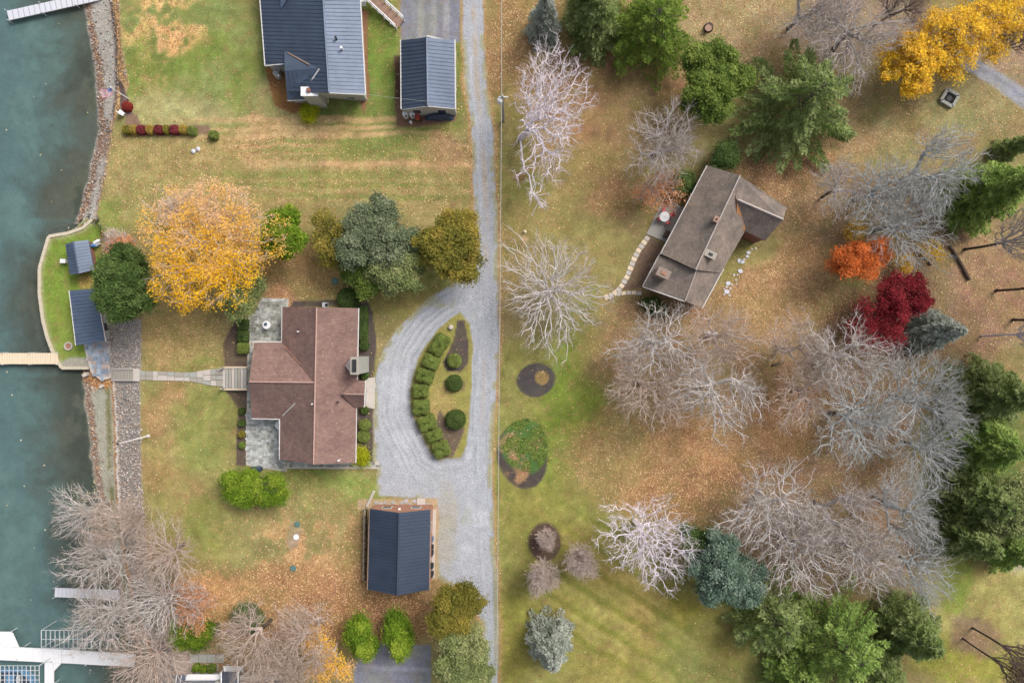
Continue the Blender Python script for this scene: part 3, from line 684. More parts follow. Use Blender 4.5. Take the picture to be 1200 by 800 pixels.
ct = thing('rusty_cart', 'rusty red cart between white tank and navy tarp', 'cart', P(490, 139))
MB().box((*P(490, 138.5).xy, .55), (.5, .85, .3)).build('tub', M['rust'], ct)
for s in (-1, 1): MB().tube([P(490+s*2.6, 141, .18), P(490+s*3.4, 141, .18)], .18, 10).build('wheel', M['dark'], ct)
MB().tube([P(489, 134, .8), P(489, 131, 1.0)], .03, 5).build('handle', M['dark'], ct)
# tarp heap
def heap(name, px, py, rx, ry, h, m, label, cat, seed, ang=0, sharp=1.0):
    n, k = 26, 12; r = np.random.default_rng(seed); c = P(px, py); gz = float(ground_z(c.x, c.y)); v = []; f = []
    a = math.radians(ang)
    for i in range(k+1):
        for j in range(n):
            th = 2*math.pi*j/n; q = i/k; rr = q*(1+.12*math.sin(3*th+seed)+.08*math.sin(7*th))
            x, y = rx*.1*rr*math.cos(th), ry*.1*rr*math.sin(th)
            z = h*max(0, 1-q**2.5)*(1+.25*math.sin(5*th+i*.7+seed)*q)+r.uniform(-.03, .03)
            v.append((c.x+x*math.cos(a)-y*math.sin(a), c.y+x*math.sin(a)+y*math.cos(a), gz+max(z, .0)))
    for i in range(k):
        for j in range(n): f.append((i*n+j, i*n+(j+1) % n, (i+1)*n+(j+1) % n, (i+1)*n+j))
    mb = MB(); mb.v = v; mb.f = f; return mb.build(name, m, label=label, cat=cat)
heap('tarp_cover', 515, 137.5, 17, 5, 1.1, M['navycloth'], 'crumpled navy tarp over a pile behind the garage', 'tarp', 3)
wt = None
for i, (px, py, lb) in enumerate(((327.5, 82, 'upper of two whitish cylinders beside the navy roofed house'), (327, 89.5, 'lower of two whitish cylinders beside the navy roofed house'))):
    tk = thing('gas_tank', lb, 'tank', P(px, py)); lid(tk, px, py, 0, .4, 1.2, M['siding'], 'tank_body'); MB().lathe(P(px, py, 1.15), [(.14, 0), (.14, .2)], 8).build('valve', M['metal'], tk)
ac = thing('heat_pump', 'small buff air unit beside grey chimney of navy roofed house', 'air conditioner', P(382, 118.5))
MB().box((*P(382, 118.5).xy, .4), (.68, .5, .8)).build('casing', M['docktan'], ac)
for i in range(5): MB().box((*P(379.8+i*1.1, 118.6, .82).xy, .82), (.04, .4, .03)).build('grille_bar', M['deck'], ac)

# ------------------------------------------------------------------ main house, brown shingles
B = thing('shingled_house', 'long brown shingled house with side wing between lake steps and gravel loop', 'house', P(370, 450))
zr, ze = 5.2, 2.5
br = M['brown']
roof_panel(B, [(371.2, 360.2, zr), (367.5, 543.8, zr), (327.7, 538, ze), (330.8, 359.5, ze)], br)
roof_panel(B, [(371.2, 360.2, zr), (367.5, 543.8, zr), (416.7, 542, ze), (420, 361, ze)], br)
roof_panel(B, [(292, 447.2, 5.05), (371, 448, 5.05), (331, 401.5, ze-.02), (297.7, 401, ze-.02)], br)
roof_panel(B, [(292, 447.2, 5.05), (371, 448, 5.05), (328.5, 490.5, ze-.02), (295.5, 490, ze-.02)], br)
roof_panel(B, [(400, 461.7, 4.0), (426.7, 462, 4.0), (427.6, 446.5, ze+.25), (415.5, 445.5, ze+.25)], br, name='porch_roof')
roof_panel(B, [(400, 461.7, 4.0), (426.7, 462, 4.0), (426.4, 476.6, ze+.25), (415, 477, ze+.25)], br, name='porch_roof')
cap = mat('ridge_shingle', (176, 144, 134), .9, .2)
ridge(B, (371.2, 360.2, zr), (367.5, 543.8, zr), cap, .09); ridge(B, (292, 447.2, 5.05), (369, 448, 5.05), cap, .09); ridge(B, (404, 461.7, 4.0), (426.8, 462, 4.0), cap, .07)
MB().tube([V3((333, 405, 3.0)), V3((352, 427, 4.05))], .04, 4).build('valley_flashing', M['brick'], B)
MB().tube([V3((331, 487, 2.8)), V3((346, 472, 3.7))], .055, 4).build('valley_flashing', M['trim'], B)
walls(B, [(331, 360, 2.5), (328, 538, 2.5), (417, 541.5, 2.5), (420, 361.5, 2.5)], M['siding'], over=.62, gables={1: (367.5, 543.5, 5.1), 3: (371.2, 360.5, 5.1)})
walls(B, [(340, 402, 2.5), (298.5, 402, 2.5), (296.5, 489, 2.5), (340, 489, 2.5)], M['siding'], over=.62, gables={1: (293, 447.2, 5.0)})
walls(B, [(415, 447, 2.5), (415, 476, 2.5), (426, 476, 2.5), (426, 447, 2.5)], M['siding'], over=.25)
for a_, b_ in (((330.6, 359.5, 2.45), (330.2, 401, 2.45)), ((297.7, 400.8, 2.45), (330.6, 400.6, 2.45)), ((295.3, 490.4, 2.45), (328, 491, 2.45)), ((327.5, 491, 2.45), (327.5, 538, 2.45)), ((420.3, 361, 2.45), (418.7, 445, 2.45)), ((417.6, 477, 2.45), (416.9, 542, 2.45)), ((427.9, 446.5, 2.75), (426.7, 476.8, 2.75))):
    MB().tube([V3(a_), V3(b_)], .07, 6).build('gutter', M['trim'], B)
q = P(416, 428.3, 5.3)
ck = MB().box((q.x, q.y, 2.7), (.85, 1.85, 5.3)).build('chimney', M['stone'], B)
MB().box((q.x, q.y, 5.4), (.95, 1.95, .12)).build('chimney_cap', M['timber'], B)
MB().box((q.x-.02, q.y, 5.53), (.42, 1.35, .16)).build('flue', M['dark'], B)
MB().face([P(404.5, 428.3, 3.5), P(411.5, 418, 4.4), P(411.5, 438.5, 4.4)]).face([P(404.5, 428.3, 3.5), P(411.5, 418, 2.9), P(411.5, 418, 4.4)]).face([P(404.5, 428.3, 3.5), P(411.5, 438.5, 4.4), P(411.5, 438.5, 2.9)]).build('chimney_flashing', M['metal'], B)
for px, py, z, m in ((350, 388.5, 4.1, 'trim'), (396, 471, 4.1, 'dark'), (397.5, 539, 4.0, 'white'), (366.5, 473, 5.2, 'trim')):
    MB().lathe(P(px, py, z), [(.07, -.3), (.07, .3), (.1, .32), (.1, .36)], 8).build('vent_pipe', M[m], B)

# patios: pavers are small, joined; slabs that read singly are parts
def paving(name, label, poly, z, m, sx, sy, seed, kind='stuff', jit=.25, ang=0.0, base=None, gap=.03):
    t_ = thing(name, label, 'patio', P(sum(p[0] for p in poly)/len(poly), sum(p[1] for p in poly)/len(poly)))
    w = [P(*p, z) for p in poly]; MB().prism([(p.x, p.y) for p in w], z-.25, z-.045).build('bedding', base or M['concrete'], t_)
    xs = [p.x for p in w]; ys = [p.y for p in w]; px_ = [(p.x, p.y) for p in w]; r = random.Random(seed); mb = MB(); tint = []; ca, sa = math.cos(ang), math.sin(ang)
    cx, cy = (min(xs)+max(xs))/2, (min(ys)+max(ys))/2; R_ = max(max(xs)-min(xs), max(ys)-min(ys))
    y = -R_
    while y < R_:
        h = sy*r.choice([.7, 1, 1, 1.4]); x = -R_-r.random()*sx
        while x < R_:
            l = sx*r.choice([.6, 1, 1, 1.5]); qx, qy = cx+(x+l/2)*ca-(y+h/2)*sa, cy+(x+l/2)*sa+(y+h/2)*ca
            if inpoly(np.array([qx]), np.array([qy]), px_)[0] and polydist(np.array([qx]), np.array([qy]), px_)[0] > min(l, h)*.35:
                n0 = len(mb.v); mb.box((qx, qy, z-.03+r.uniform(-.012, .012)), (l-gap, h-gap, .06), ang); tint += [r.random()]*(len(mb.v)-n0)
            x += l
        y += h
    me = mb.mesh(); at = me.attributes.new('tint', 'FLOAT', 'POINT'); at.data.foreach_set('value', np.array(tint, np.float32))
    obj('paver', me, m, t_, kind=kind)
    return t_
PV = tint_mat('grey_paver', [(128, 132, 130), (164, 168, 166), (186, 190, 188), (150, 150, 142)], 0, .85, .35)
PV2 = tint_mat('mossy_paver', [(120, 122, 110), (158, 160, 154), (178, 180, 176), (136, 136, 126)], 0, .9, .45)
PVB = tint_mat('blue_slate', [(126, 138, 152), (152, 164, 178), (166, 178, 190), (156, 148, 150), (176, 158, 148)], 0, .8, .25)
paving('upper_patio', 'mottled grey paved patio with round white table beside brown shingled house', [(306, 349), (338, 350), (336, 402), (292, 402), (290, 372), (298, 366)], .12, PV2, .5, .38, 1, gap=.035)
paving('lower_patio', 'pale grey paved patio in the notch below the side wing of the shingled house', [(288, 480), (330, 480), (336, 552), (330, 552), (304, 548), (288, 545)], .12, PV, .42, .28, 2)
paving('side_path', 'grey paved path along gable end of shingled house', [(336, 541), (444, 541), (444, 549), (336, 549)], .08, PV2, .5, .4, 3)
paving('edge_path', 'narrow paved strip between side wing of shingled house and lake lawn bed', [(290, 402), (299, 402), (296, 480), (289, 480)], .1, PV2, .4, .4, 4)
paving('front_step', 'pale concrete landing between shingled house porch and gravel loop', [(427, 443), (439, 442), (439, 479), (434, 478), (426, 476)], .15, M['concrete'], .9, .9, 5)
paving('lakeside_terrace', 'blue slate terrace below long navy roofed boathouse', [(97, 400), (129, 399), (131, 436), (129, 443), (118, 446), (106, 436), (101, 418)], -1.15, PVB, .55, .4, 6)
for px, py, z, r_, lb, kk in ((312.4, 380.5, .12, .48, 'round white table with dark centre on upper patio', 1), (328.5, 497.5, .12, .6, 'round pale table half under eave on lower patio', 0)):
    tb = thing('patio_table', lb, 'table', P(px, py, z))
    MB().lathe(P(px, py, z+.7), [(r_, 0), (r_, .04)], 24).build('tabletop', M['white'], tb)
    MB().lathe(P(px, py, z), [(.28, 0), (.06, .05), (.05, .7)], 12).build('pedestal', M['metal'], tb)
    if kk: MB().lathe(P(px-1.2, py-.6, z+.75), [(.2, 0), (.16, .12), (.05, .16)], 10).build('burner', M['navycloth'], tb)
heap('grill_cover', 302, 548.5, 7, 3.5, 1.0, M['navycloth'], 'dark covered grill at lower edge of the lower patio', 'grill', 5)
w_ = thing('outdoor_unit', 'small white framed unit against dark bed by gable end of shingled house', 'air conditioner', P(382.5, 357.5, 0))
MB().box((*P(382.5, 357.5).xy, .4), (.55, .55, .8)).build('casing', M['metal'], w_); MB().lathe(P(382.5, 357.5, .81), [(.2, 0), (.2, .02)], 12).build('fan', M['dark'], w_)

# walkway and steps down to the lake
wk = thing('walkway', 'grey stone walkway from lake steps widening towards shingled house stairs', 'walkway', P(212, 441))
top = [(163, 434.5), (190, 435.2), (224, 436.4), (246, 432.6), (261, 431.5)]; bot = [(163, 445.2), (190, 446), (224, 446.8), (246, 452), (261, 453.5)]
ip = lambda pts, x: np.interp(x, [p[0] for p in pts], [p[1] for p in pts])
x = 163.0; rr_ = random.Random(3)
while x < 260:
    x2 = min(261, x+rr_.uniform(6, 11)); k = 2 if x < 235 else 3
    cut = [0]+sorted((i+rr_.uniform(-.2, .2))/k for i in range(1, k))+[1]
    for i in range(k):
        pts = []
        for xx, c_ in ((x+.4, cut[i]), (x2, cut[i]), (x2, cut[i+1]-.03), (x+.4, cut[i+1]-.03)):
            a_, b_ = ip(top, xx), ip(bot, xx); pts.append(P(xx, a_+(b_-a_)*c_, .1+rr_.uniform(-.004, .004)))
        zz = sum(p.z for p in pts)/4
        MB().prism([(p.x, p.y) for p in pts], -.05, zz).build('flagstone', PVB if False else (M['stone'], M['concrete'], M['timber'])[rr_.randrange(3)], wk)
    x = x2
def stair(name, label, x0, x1, yt, yb, z0, z1, n, m, rail, group=None):
    s = thing(name, label, 'stairs', P((x0+x1)/2, (yt+yb)/2))
    for i in range(n):
        xa = x0+(x1-x0)*i/n; xb = x0+(x1-x0)*(i+1)/n; z = z0+(z1-z0)*(i+.5)/n
        a, b = P(xa, yt, z), P(xb, yb, z); MB().prism([(a.x, a.y), (b.x-.03, a.y), (b.x-.03, b.y), (a.x, b.y)], z-.16, z).build('tread', m[i % len(m)], s)
    for y in (yt-1.2, yb+1.2):
        a, b = P(x0, y, z0+.1), P(x1, y, z1+.1)
        dv = Vector((0, .1, 0)); MB().slab([a+dv, b+dv, b-dv, a-dv], .35).build('stringer', rail, s)
    return s
stair('lake_stairs', 'flight of grey timber steps going down the stony bank to blue terrace', 130, 156, 433.5, 444, -1.15, 0.08, 12, [M['timber']], M['concrete'])
MB().slab([P(156, 431.5, .1), P(163.5, 432, .1), P(163.5, 446.5, .1), P(156, 446.5, .1)], .2).build('landing_slab', M['concrete'], label='pale square landing slab at the top of the lake steps', cat='slab')
stair('house_stairs', 'broad pale plank stairs between grey walkway and shingled house', 261, 289, 431.5, 455, .1, 1.0, 8, [M['concrete'], M['stone'], M['timber']], M['docktan'])
for yy, lb in ((431, 'upper timber post at foot of the house stairs'), (455, 'lower timber post at foot of the house stairs')):
    MB().box((*P(260.5, yy, .6).xy, .5), (.22, .22, 1.1)).build('post', M['timber'], label=lb, cat='post')

# ------------------------------------------------------------------ lower garage, brick
D = thing('brick_garage', 'brick garage with plain dark navy metal roof below gravel yard', 'garage', P(467, 645))
dn = metal_roof('deep_navy_metal', (56, 68, 86), (50, 62, 80))
roof_panel(D, [(467.8, 600.8, 4.2), (465.4, 697.4, 4.2), (431, 690.2, 2.6), (433.3, 596, 2.6)], dn, 1, .38)
roof_panel(D, [(467.8, 600.8, 4.2), (465.4, 697.4, 4.2), (502.7, 690.8, 2.6), (504.5, 597, 2.6)], dn, 1, .38)
ridge(D, (467.8, 600.8, 4.2), (465.4, 697.4, 4.2), dn)
walls(D, [(433.5, 597, 2.6), (431.5, 688, 2.6), (502.5, 688, 2.6), (504.3, 597, 2.6)], M['brick'], inset=.975, gables={1: (465.4, 695, 4.1), 3: (467.8, 600, 4.1)})
for a_, b_ in (((433, 595.6, 2.55), (430.6, 690.4, 2.55)), ((504.9, 596.6, 2.55), (503.1, 691, 2.55))): MB().tube([V3(a_), V3(b_)], .07, 6).build('gutter', M['copper'], D)
MB().box((*P(468, 596.3, 2.9).xy, 2.8), (.25, .2, .25)).build('security_lamp', M['white'], D)
MB().box((*P(492.5, 595.2, 1.2).xy, 1.1), (.9, .12, 2.1)).build('door', M['dark'], D)
MB().slab([P(505, 597, .1), P(511, 597, .1), P(509, 677, .1), P(503.5, 677, .1)], .15).build('concrete_strip', M['concrete'], label='pale concrete strip along the right side of brick garage', cat='slab')
for i, (py, lb) in enumerate(((630.5, 'bluish bin nearest the top on concrete strip by brick garage'), (640, 'second bin from the top on concrete strip by brick garage'), (646.5, 'third bin from the top on concrete strip by brick garage'),
                              (661.5, 'fourth bin from the top on concrete strip by brick garage'), (671, 'bottom bin on concrete strip by brick garage'))):
    b_ = thing('bin', lb, 'bin', P(506.3, py, .1), 'bins beside the brick garage'); m_ = M['navy'] if i == 0 else M['dark']
    MB().prism([(p.x, p.y) for p in (P(504.6, py-2.4), P(508, py-2.4), P(508, py+2.4), P(504.6, py+2.4))], .1, .95).build('body', m_, b_)
    MB().slab([P(504.3, py-2.6, 1.02), P(508.3, py-2.6, .98), P(508.3, py+2.6, .98), P(504.3, py+2.6, 1.02)], .06).build('lid', m_, b_)
tr_ = thing('timber_screen', 'dark narrow timber frame running along left side of brick garage', 'frame', P(428.5, 640))
for px in (426.8, 429.8): MB().tube([P(px, 596, 1.0), P(px-1.3, 680, 1.0)], .07, 4).build('rail', M['timber'] if px < 428 else M['dark'], tr_)
for i in range(10):
    p = P(427-1.3*i/9, 597+i*9.2, .5); MB().box((p.x, p.y, .5), (.1, .1, 1.0)).build('post', M['bark'], tr_)
    MB().tube([P(426.8-1.3*i/9, 597+i*9.2, 1.02), P(429.8-1.3*i/9, 597+i*9.2, 1.02)], .05, 4).build('crosspiece', M['bark'], tr_)
pv = thing('flagstone_apron', 'row of irregular bluish flagstones between brick garage and gravel yard', 'paving', P(470, 589), None)
rr_ = random.Random(9); y0 = 589
for i in range(13):
    cx = 441+i*5.0; n = 6; c0 = P(cx, y0+rr_.uniform(-3, 2.5), 0); s = rr_.uniform(.22, .36)
    MB().prism([(c0.x+s*math.cos(k*math.tau/n+i)*rr_.uniform(.8, 1.2), c0.y+s*math.sin(k*math.tau/n+i)*rr_.uniform(.7, 1)) for k in range(n)], -.05, .05).build('flagstone', (M['stone'], M['bluestone'])[i % 2], pv)
MB().box((*P(493.5, 588.5).xy, .03), (.95, 1.0, .16)).build('door_slab', M['concrete'], label='square concrete slab in front of brick garage door', cat='slab')
se = thing('stone_edging', 'line of pale edging stones at upper left corner of brick garage', 'edging', P(435, 583))
for i in range(7):
    p = P(438-i*1.25, 576+i*2.7, .08); MB().box((p.x, p.y, .08), (.3, .22, .2), rr_.uniform(-.5, .5)).build('stone', M['concrete'], se)
# septic lids
for px, py, r_, m_, lb in ((348.5, 614, .3, 'green', 'green round lid in grass above white lid'), (347, 629, .3, 'white', 'white round lid on bare patch of grass'), (343.6, 665.5, .32, 'green', 'green round lid in leaf strewn grass below white lid'), (392.5, 329.5, .35, 'green', 'dull green round lid in grass above the shingled house')):
    L_ = thing('drain_cover', lb, 'lid', P(px, py)); MB().lathe(P(px, py), [(r_, -.05), (r_, .1), (r_*.9, .14)], 18).build('lid', M[m_], L_); MB().lathe(P(px, py), [(r_*1.15, -.05), (r_*1.15, .05)], 18).build('rim', M['green'] if m_ == 'green' else M['trim'], L_)
MB().lathe(P(405.5, 328.5), [(.2, 0), (.24, .25), (.08, .3)], 10).build('garden_stone', M['concrete'], label='small buff stone in grass above hedge bed of the shingled house', cat='stone')
MB().lathe(P(528.5, 383.5), [(.3, 0), (.3, .3), (.22, .45), (.05, .5)], 10).build('garden_stone', M['concrete'], label='pale knob of stone in mulch at the tip of the island bed', cat='stone')
MB().lathe(P(615, 271.5), [(.22, 0), (.16, .22), (.05, .28)], 9).build('garden_stone', M['docktan'], label='small buff marker stone in open grass right of the road', cat='stone')

# ------------------------------------------------------------------ boathouses and point
E1 = thing('shed', 'small navy roofed shed by the retaining wall', 'shed', P(94, 301, -1.3))
roof_panel(E1, [(86.2, 283, .7), (92.5, 320.5, .7), (82, 321.5, .1), (76.5, 286, .1)], M['navy'], 1, .35)
roof_panel(E1, [(86.2, 283, .7), (92.5, 320.5, .7), (110, 316, -.1), (103.5, 281.3, -.1)], M['navy'], 1, .35)
ridge(E1, (86.2, 283, .7), (92.5, 320.5, .7), M['navy'], .07)
walls(E1, [(77.5, 286, 0), (82.5, 320.5, 0), (109, 315.5, -.25), (103, 282, -.25)], M['redwood'], base=-1.5, over=.2)
E2 = thing('boathouse', 'long navy roofed boathouse beside blue slate terrace', 'boathouse', P(101, 371, -1.3))
roof_panel(E2, [(111.5, 338, .9), (123, 399.5, .9), (89, 404.5, .4), (81.3, 340.5, .4)], M['navy'], 1, .4)
walls(E2, [(82.5, 341, .3), (90, 403, .3), (121.5, 399, .7), (111, 339, .7)], M['siding'], base=-1.5, over=.4)
for a_, b_ in (((112.5, 338.5, 1.0), (124, 399.5, 1.0)), ((81, 340.6, .4), (88.7, 404.6, .4))): MB().tube([V3(a_), V3(b_)], .06, 5).build('gutter', M['trim'], E2)
MB().tube([P(115.5, 352, 0), P(124, 397, -.2)], .1, 4).build('drip_edge', M['redwood'], E2)
bx = thing('utility_box', 'white box at the lake side of small navy shed', 'box', P(75, 306, -1.4))
MB().box((*P(75, 306, -1).xy, -1.1), (.6, .42, .6)).build('casing', M['white'], bx); MB().box((*P(75, 306, -1).xy, -.78), (.66, .48, .05)).build('lid', M['white'], bx)
b_ = thing('kayak_pile', 'blue and white plastic items heaped beside small navy shed', 'pile', P(113, 284, -1)); gz = -1.3
MB().tube([P(108, 288, gz+.5), P(110.5, 287, gz+.6), P(113.5, 288.5, gz+.5)], .22, 8, r1=.1).build('blue_tub', M['blue'], b_)
MB().tube([P(111, 285, gz+.6), P(114, 282.5, gz+.7), P(117, 281, gz+.6)], .24, 8, r1=.12).build('white_sack', M['white'], b_)
MB().box((*P(114.5, 285.8, gz+.3).xy, gz+.3), (.5, .4, .5), .5).build('crate', M['trim'], b_)
fp = thing('fire_pit', 'round stone ringed fire pit on grass of the walled point', 'fire pit', P(80.5, 405.5, -1.4))
for i in range(14):
    a = i*math.tau/14; c0 = P(80.5, 405.5, -1.3); MB().box((c0.x+.42*math.cos(a), c0.y+.42*math.sin(a), -1.28), (.14, .17, .25), a).build('stone', M['concrete'], fp)
MB().lathe(P(80.5, 405.5, -1.38), [(.34, 0), (.34, .06)], 14).build('ash', M['brick'], fp)
# retaining wall, capping stones one by one
rw = thing('retaining_wall', 'pale stone retaining wall curving round grassy point in the lake', 'wall', P(46, 330, -2))
mb = MB(); zt = -1.32
seg = [P(*p, zt) for p in WALL]
for i in range(len(seg)-1):
    a, b = seg[i], seg[i+1]; u = (b-a).normalized(); n = Vector((-u.y, u.x, 0))*.14
    mb.prism([tuple((a-n).xy), tuple((b-n).xy), tuple((b+n).xy), tuple((a+n).xy)], -4.2, zt-.09)
mb.build('wall_face', M['wall'], rw)
for i in range(len(seg)-1):
    a, b = seg[i], seg[i+1]; L = (b-a).length; k = max(1, round(L/.75)); an = math.atan2(b.y-a.y, b.x-a.x)
    for j in range(k):
        c0 = lerp(a, b, (j+.5)/k); MB().box((c0.x, c0.y, zt-.03), (L/k-.03, .36, .12+rr_.uniform(-.02, .02)), an).build('coping_stone', M['wall'], rw)

# ------------------------------------------------------------------ docks
def dock(name, label, a, b, w, z, m, step, post=2.6, seed=0):
    """a, b: (px, py) of the centre line; w width in m"""
    a, b = P(*a, z), P(*b, z); u = (b-a).normalized(); n = Vector((-u.y, u.x, 0)); L = (b-a).length; k = int(L/step); r = random.Random(seed)
    t_ = thing(name, label, 'dock', (*((a+b)/2).xy, -2)); an = math.atan2(u.y, u.x)
    base = MB().box((0, 0, -.03), (step-.035, w, .06)).mesh('plank')
    base.materials.append(m)
    for i in range(k):
        c0 = a+u*(L*(i+.5)/k); o = obj('plank', base, None, t_); o.location = Vector((c0.x, c0.y, z+r.uniform(-.006, .006)))-t_.location; o.rotation_euler.z = an
    for s in (-1, 1):
        p0, p1 = a+n*s*(w/2-.08), b+n*s*(w/2-.08); MB().box(((p0.x+p1.x)/2, (p0.y+p1.y)/2, z-.15), (L, .1, .16), an).build('beam', M['timber'], t_)
        for i in range(max(2, int(L/post))):
            c0 = lerp(p0, p1, i/(max(2, int(L/post))-1)) + n*s*.12; MB().lathe((c0.x, c0.y, -4.3), [(.05, 0), (.05, 4.3+z+.35)], 8).build('post', M['metal'], t_)
    return t_
dock('dock', 'pale grey dock running out at a slant from the upper left shore', (9, 18.6), (128, -8), 1.15, -1.35, M['dockgrey'], .62)
dock('dock', 'tan plank dock running left from the walled point', (-60, 420), (68, 420), 1.32, -1.25, M['docktan'], .3)
dock('dock', 'narrow grey white dock under bare branches on the lower shore', (64, 693.8), (140, 696.6), 1.1, -1.4, M['dockgrey'], .45)
W = thing('white_dock', 'bright white branching dock in bottom left corner', 'dock', P(60, 775, -2))
zw = -1.3
def deck(poly, nx_, ny_):
    """quad split in panels"""
    a, b, c, e = [P(*p, zw) for p in poly]
    for i in range(nx_):
        for j in range(ny_):
            f = lambda s, t: lerp(lerp(a, b, s), lerp(e, c, s), t)
            g = .012; pts = [f(i/nx_+g/nx_, j/ny_), f((i+1)/nx_-g/nx_, j/ny_), f((i+1)/nx_-g/nx_, (j+1)/ny_), f(i/nx_+g/nx_, (j+1)/ny_)]
            MB().slab(pts, .12).build('deck_panel', M['white'], W)
deck([(-60, 754.5), (72, 760.5), (72, 776.5), (-60, 770)], 12, 1); deck([(72.2, 760.5), (159, 766.5), (157, 781), (72.2, 776.5)], 8, 1)
deck([(-60, 739.5), (14, 740), (14.2, 757.5), (-60, 754.3)], 6, 1); deck([(14.2, 741.5), (14.6, 741.5), (22, 757.9), (14.2, 757.5)], 1, 1)
deck([(52, 776), (63, 776.3), (63, 830), (52, 830)], 1, 5); deck([(63.2, 776.4), (72, 776.8), (64, 785), (63.2, 786)], 1, 1)
for px, py in ((0, 753), (30, 756), (60, 759), (95, 763), (130, 766), (14, 739), (20, 772), (60, 775), (100, 779), (52, 800), (64, 800)):
    MB().lathe((*P(px, py, -1.2).xy, -4.3), [(.07, 0), (.07, 3.15)], 8).build('post', M['metal'], W)
def lift(name, label, x0, x1, y0, y1, arcs, bars, boat, r_=.06):
    t_ = thing(name, label, 'boat lift', P((x0+x1)/2, (y0+y1)/2, -2)); zt = .6
    def pt(s, u):                                    # s along, u across -1..1
        z = zt+.9*(1-u*u)*min(1, (min(s, 1-s)*4+.35)); return P(x0+(x1-x0)*s, (y0+y1)/2+(y1-y0)/2*u, z)
    for i in range(arcs+1):
        MB().tube([pt(i/arcs, -1+.2*k) for k in range(11)], r_, 6).build('hoop', M['metal'], t_)
    for j in range(bars+1):
        MB().tube([pt(.05*k, -1+2*j/bars) for k in range(21)], r_*.8, 6).build('rail', M['metal'], t_)
    for s in (0, 1):
        for u in (-1, 1):
            p = pt(s, u); MB().lathe((p.x, p.y, -4.3), [(.06, 0), (.06, 4.3+p.z)], 8).build('post', M['metal'], t_)
    if boat:
        L, Wd = (x1-x0)*.1*.9, (y1-y0)*.1*.8; c0 = P((x0+x1)/2, (y0+y1)/2, -1.5)
        bt = thing('boat', 'blue and white boat resting under the lift canopy in the bottom left corner', 'boat', c0)
        pr = [(-L/2, -Wd/2), (L*.3, -Wd/2), (L*.45, -Wd/4), (L/2, 0), (L*.45, Wd/4), (L*.3, Wd/2), (-L/2, Wd/2)]
        MB().prism([(c0.x+a, c0.y+b) for a, b in pr], -2.0, -1.35).build('hull', M['boat'], bt)
        MB().prism([(c0.x+a*.9, c0.y+b*.88) for a, b in pr], -1.35, -1.32).build('floor', M['glass'], bt)
        for a in (-.35, -.1, .15):
            MB().box((c0.x+L*a, c0.y, -1.2), (L*.12, Wd*.75, .3)).build('seat', M['boat'], bt)
        MB().box((c0.x+L*.28, c0.y, -1.1), (.12, Wd*.7, .5)).build('windscreen', M['white'], bt)
lift('boat_lift', 'empty white tube canopy frame above the white dock', 48.5, 107, 738, 759, 11, 2, False)
lift('boat_lift', 'canopy frame with crossing tubes over blue boat in the bottom left corner', -40, 46, 779.5, 824, 17, 8, True, .05)

# ------------------------------------------------------------------ house at bottom edge
F_ = thing('lower_house', 'slate roofed house with white eaves cut by the bottom edge', 'house', P(270, 830))
roof_panel(F_, [(212, 850, 5.5), (330, 850, 5.5), (332, 797.5, 3.0), (212, 797.5, 3.0)], M['darkroof'])
roof_panel(F_, [(212, 850, 5.5), (330, 850, 5.5), (332, 915, 3.0), (212, 915, 3.0)], M['darkroof'])
walls(F_, [(214, 800, 2.9), (214, 912, 2.9), (330, 912, 2.9), (330, 800, 2.9)], M['siding'], inset=.95)
MB().slab([P(219, 790, 2.6), P(258.5, 790, 2.6), P(258.5, 797.2, 2.6), P(217, 797.2, 2.6)], .15).build('white_canopy', M['white'], F_)
MB().slab([P(281, 792.4, 2.6), P(331, 792.4, 2.6), P(331, 796.8, 2.6), P(281, 796.8, 2.6)], .12).build('white_fascia', M['trim'], F_)
MB().slab([P(208, 791, 2.4), P(218, 791, 2.4), P(215, 800, 2.4), P(207, 800, 2.4)], .1).build('skylight', M['navy'], F_)
for px in (207, 212.5, 218): MB().tube([P(px, 790.6, 2.5), P(px-1.5, 802, 2.5)], .05, 4).build('glazing_bar', M['white'], F_)
roof_panel(F_, [(268.5, 787, 4.4), (268.5, 840, 5.2), (259.5, 840, 4.2), (259.5, 787.5, 3.4)], M['darkroof'], name='dormer_roof')
roof_panel(F_, [(268.5, 787, 4.4), (268.5, 840, 5.2), (278.8, 840, 4.2), (278.8, 787.5, 3.4)], M['darkroof'], name='dormer_roof')
MB().box((*P(269, 791, 1.5).xy, 1.7), (1.8, .2, 3.2)).build('dormer_wall', M['siding'], F_)
for a_ in ((259.3, 786.8), (279, 786.8)): MB().tube([P(*a_, 3.4), P(a_[0], 801, 3.6)], .09, 5).build('verge_trim', M['white'], F_)
ar = thing('arbor', 'white slatted arbor before the slate roofed house', 'arbor', P(273, 783))
for i in range(4): MB().box((*P(273, 780.6+i*1.6, 2.3).xy, 2.3), (2.3-.2*i, .08, .14)).build('slat', M['white'], ar)
for px in (262.5, 283.5): MB().tube([P(px, 779.8, 2.35), P(px+.8, 787, 2.35)], .09, 5).build('beam', M['white'], ar); MB().box((*P(px+.5, 783, 1.1).xy, 1.15), (.12, .12, 2.3)).build('post', M['white'], ar)
sp = thing('garden_path', 'four square grey slabs above trio of small round shrubs', 'path', P(239, 771))
for i in range(4): MB().box((*P(228+i*9.9, 770.8).xy, .03), (.93, .95, .14)).build('slab', M['stone'], sp)
for px in (223, 254.5): MB().tube([P(px, 766, .12), P(px, 796, .12)], .07, 4).build('edging_rail', M['timber'], sp)

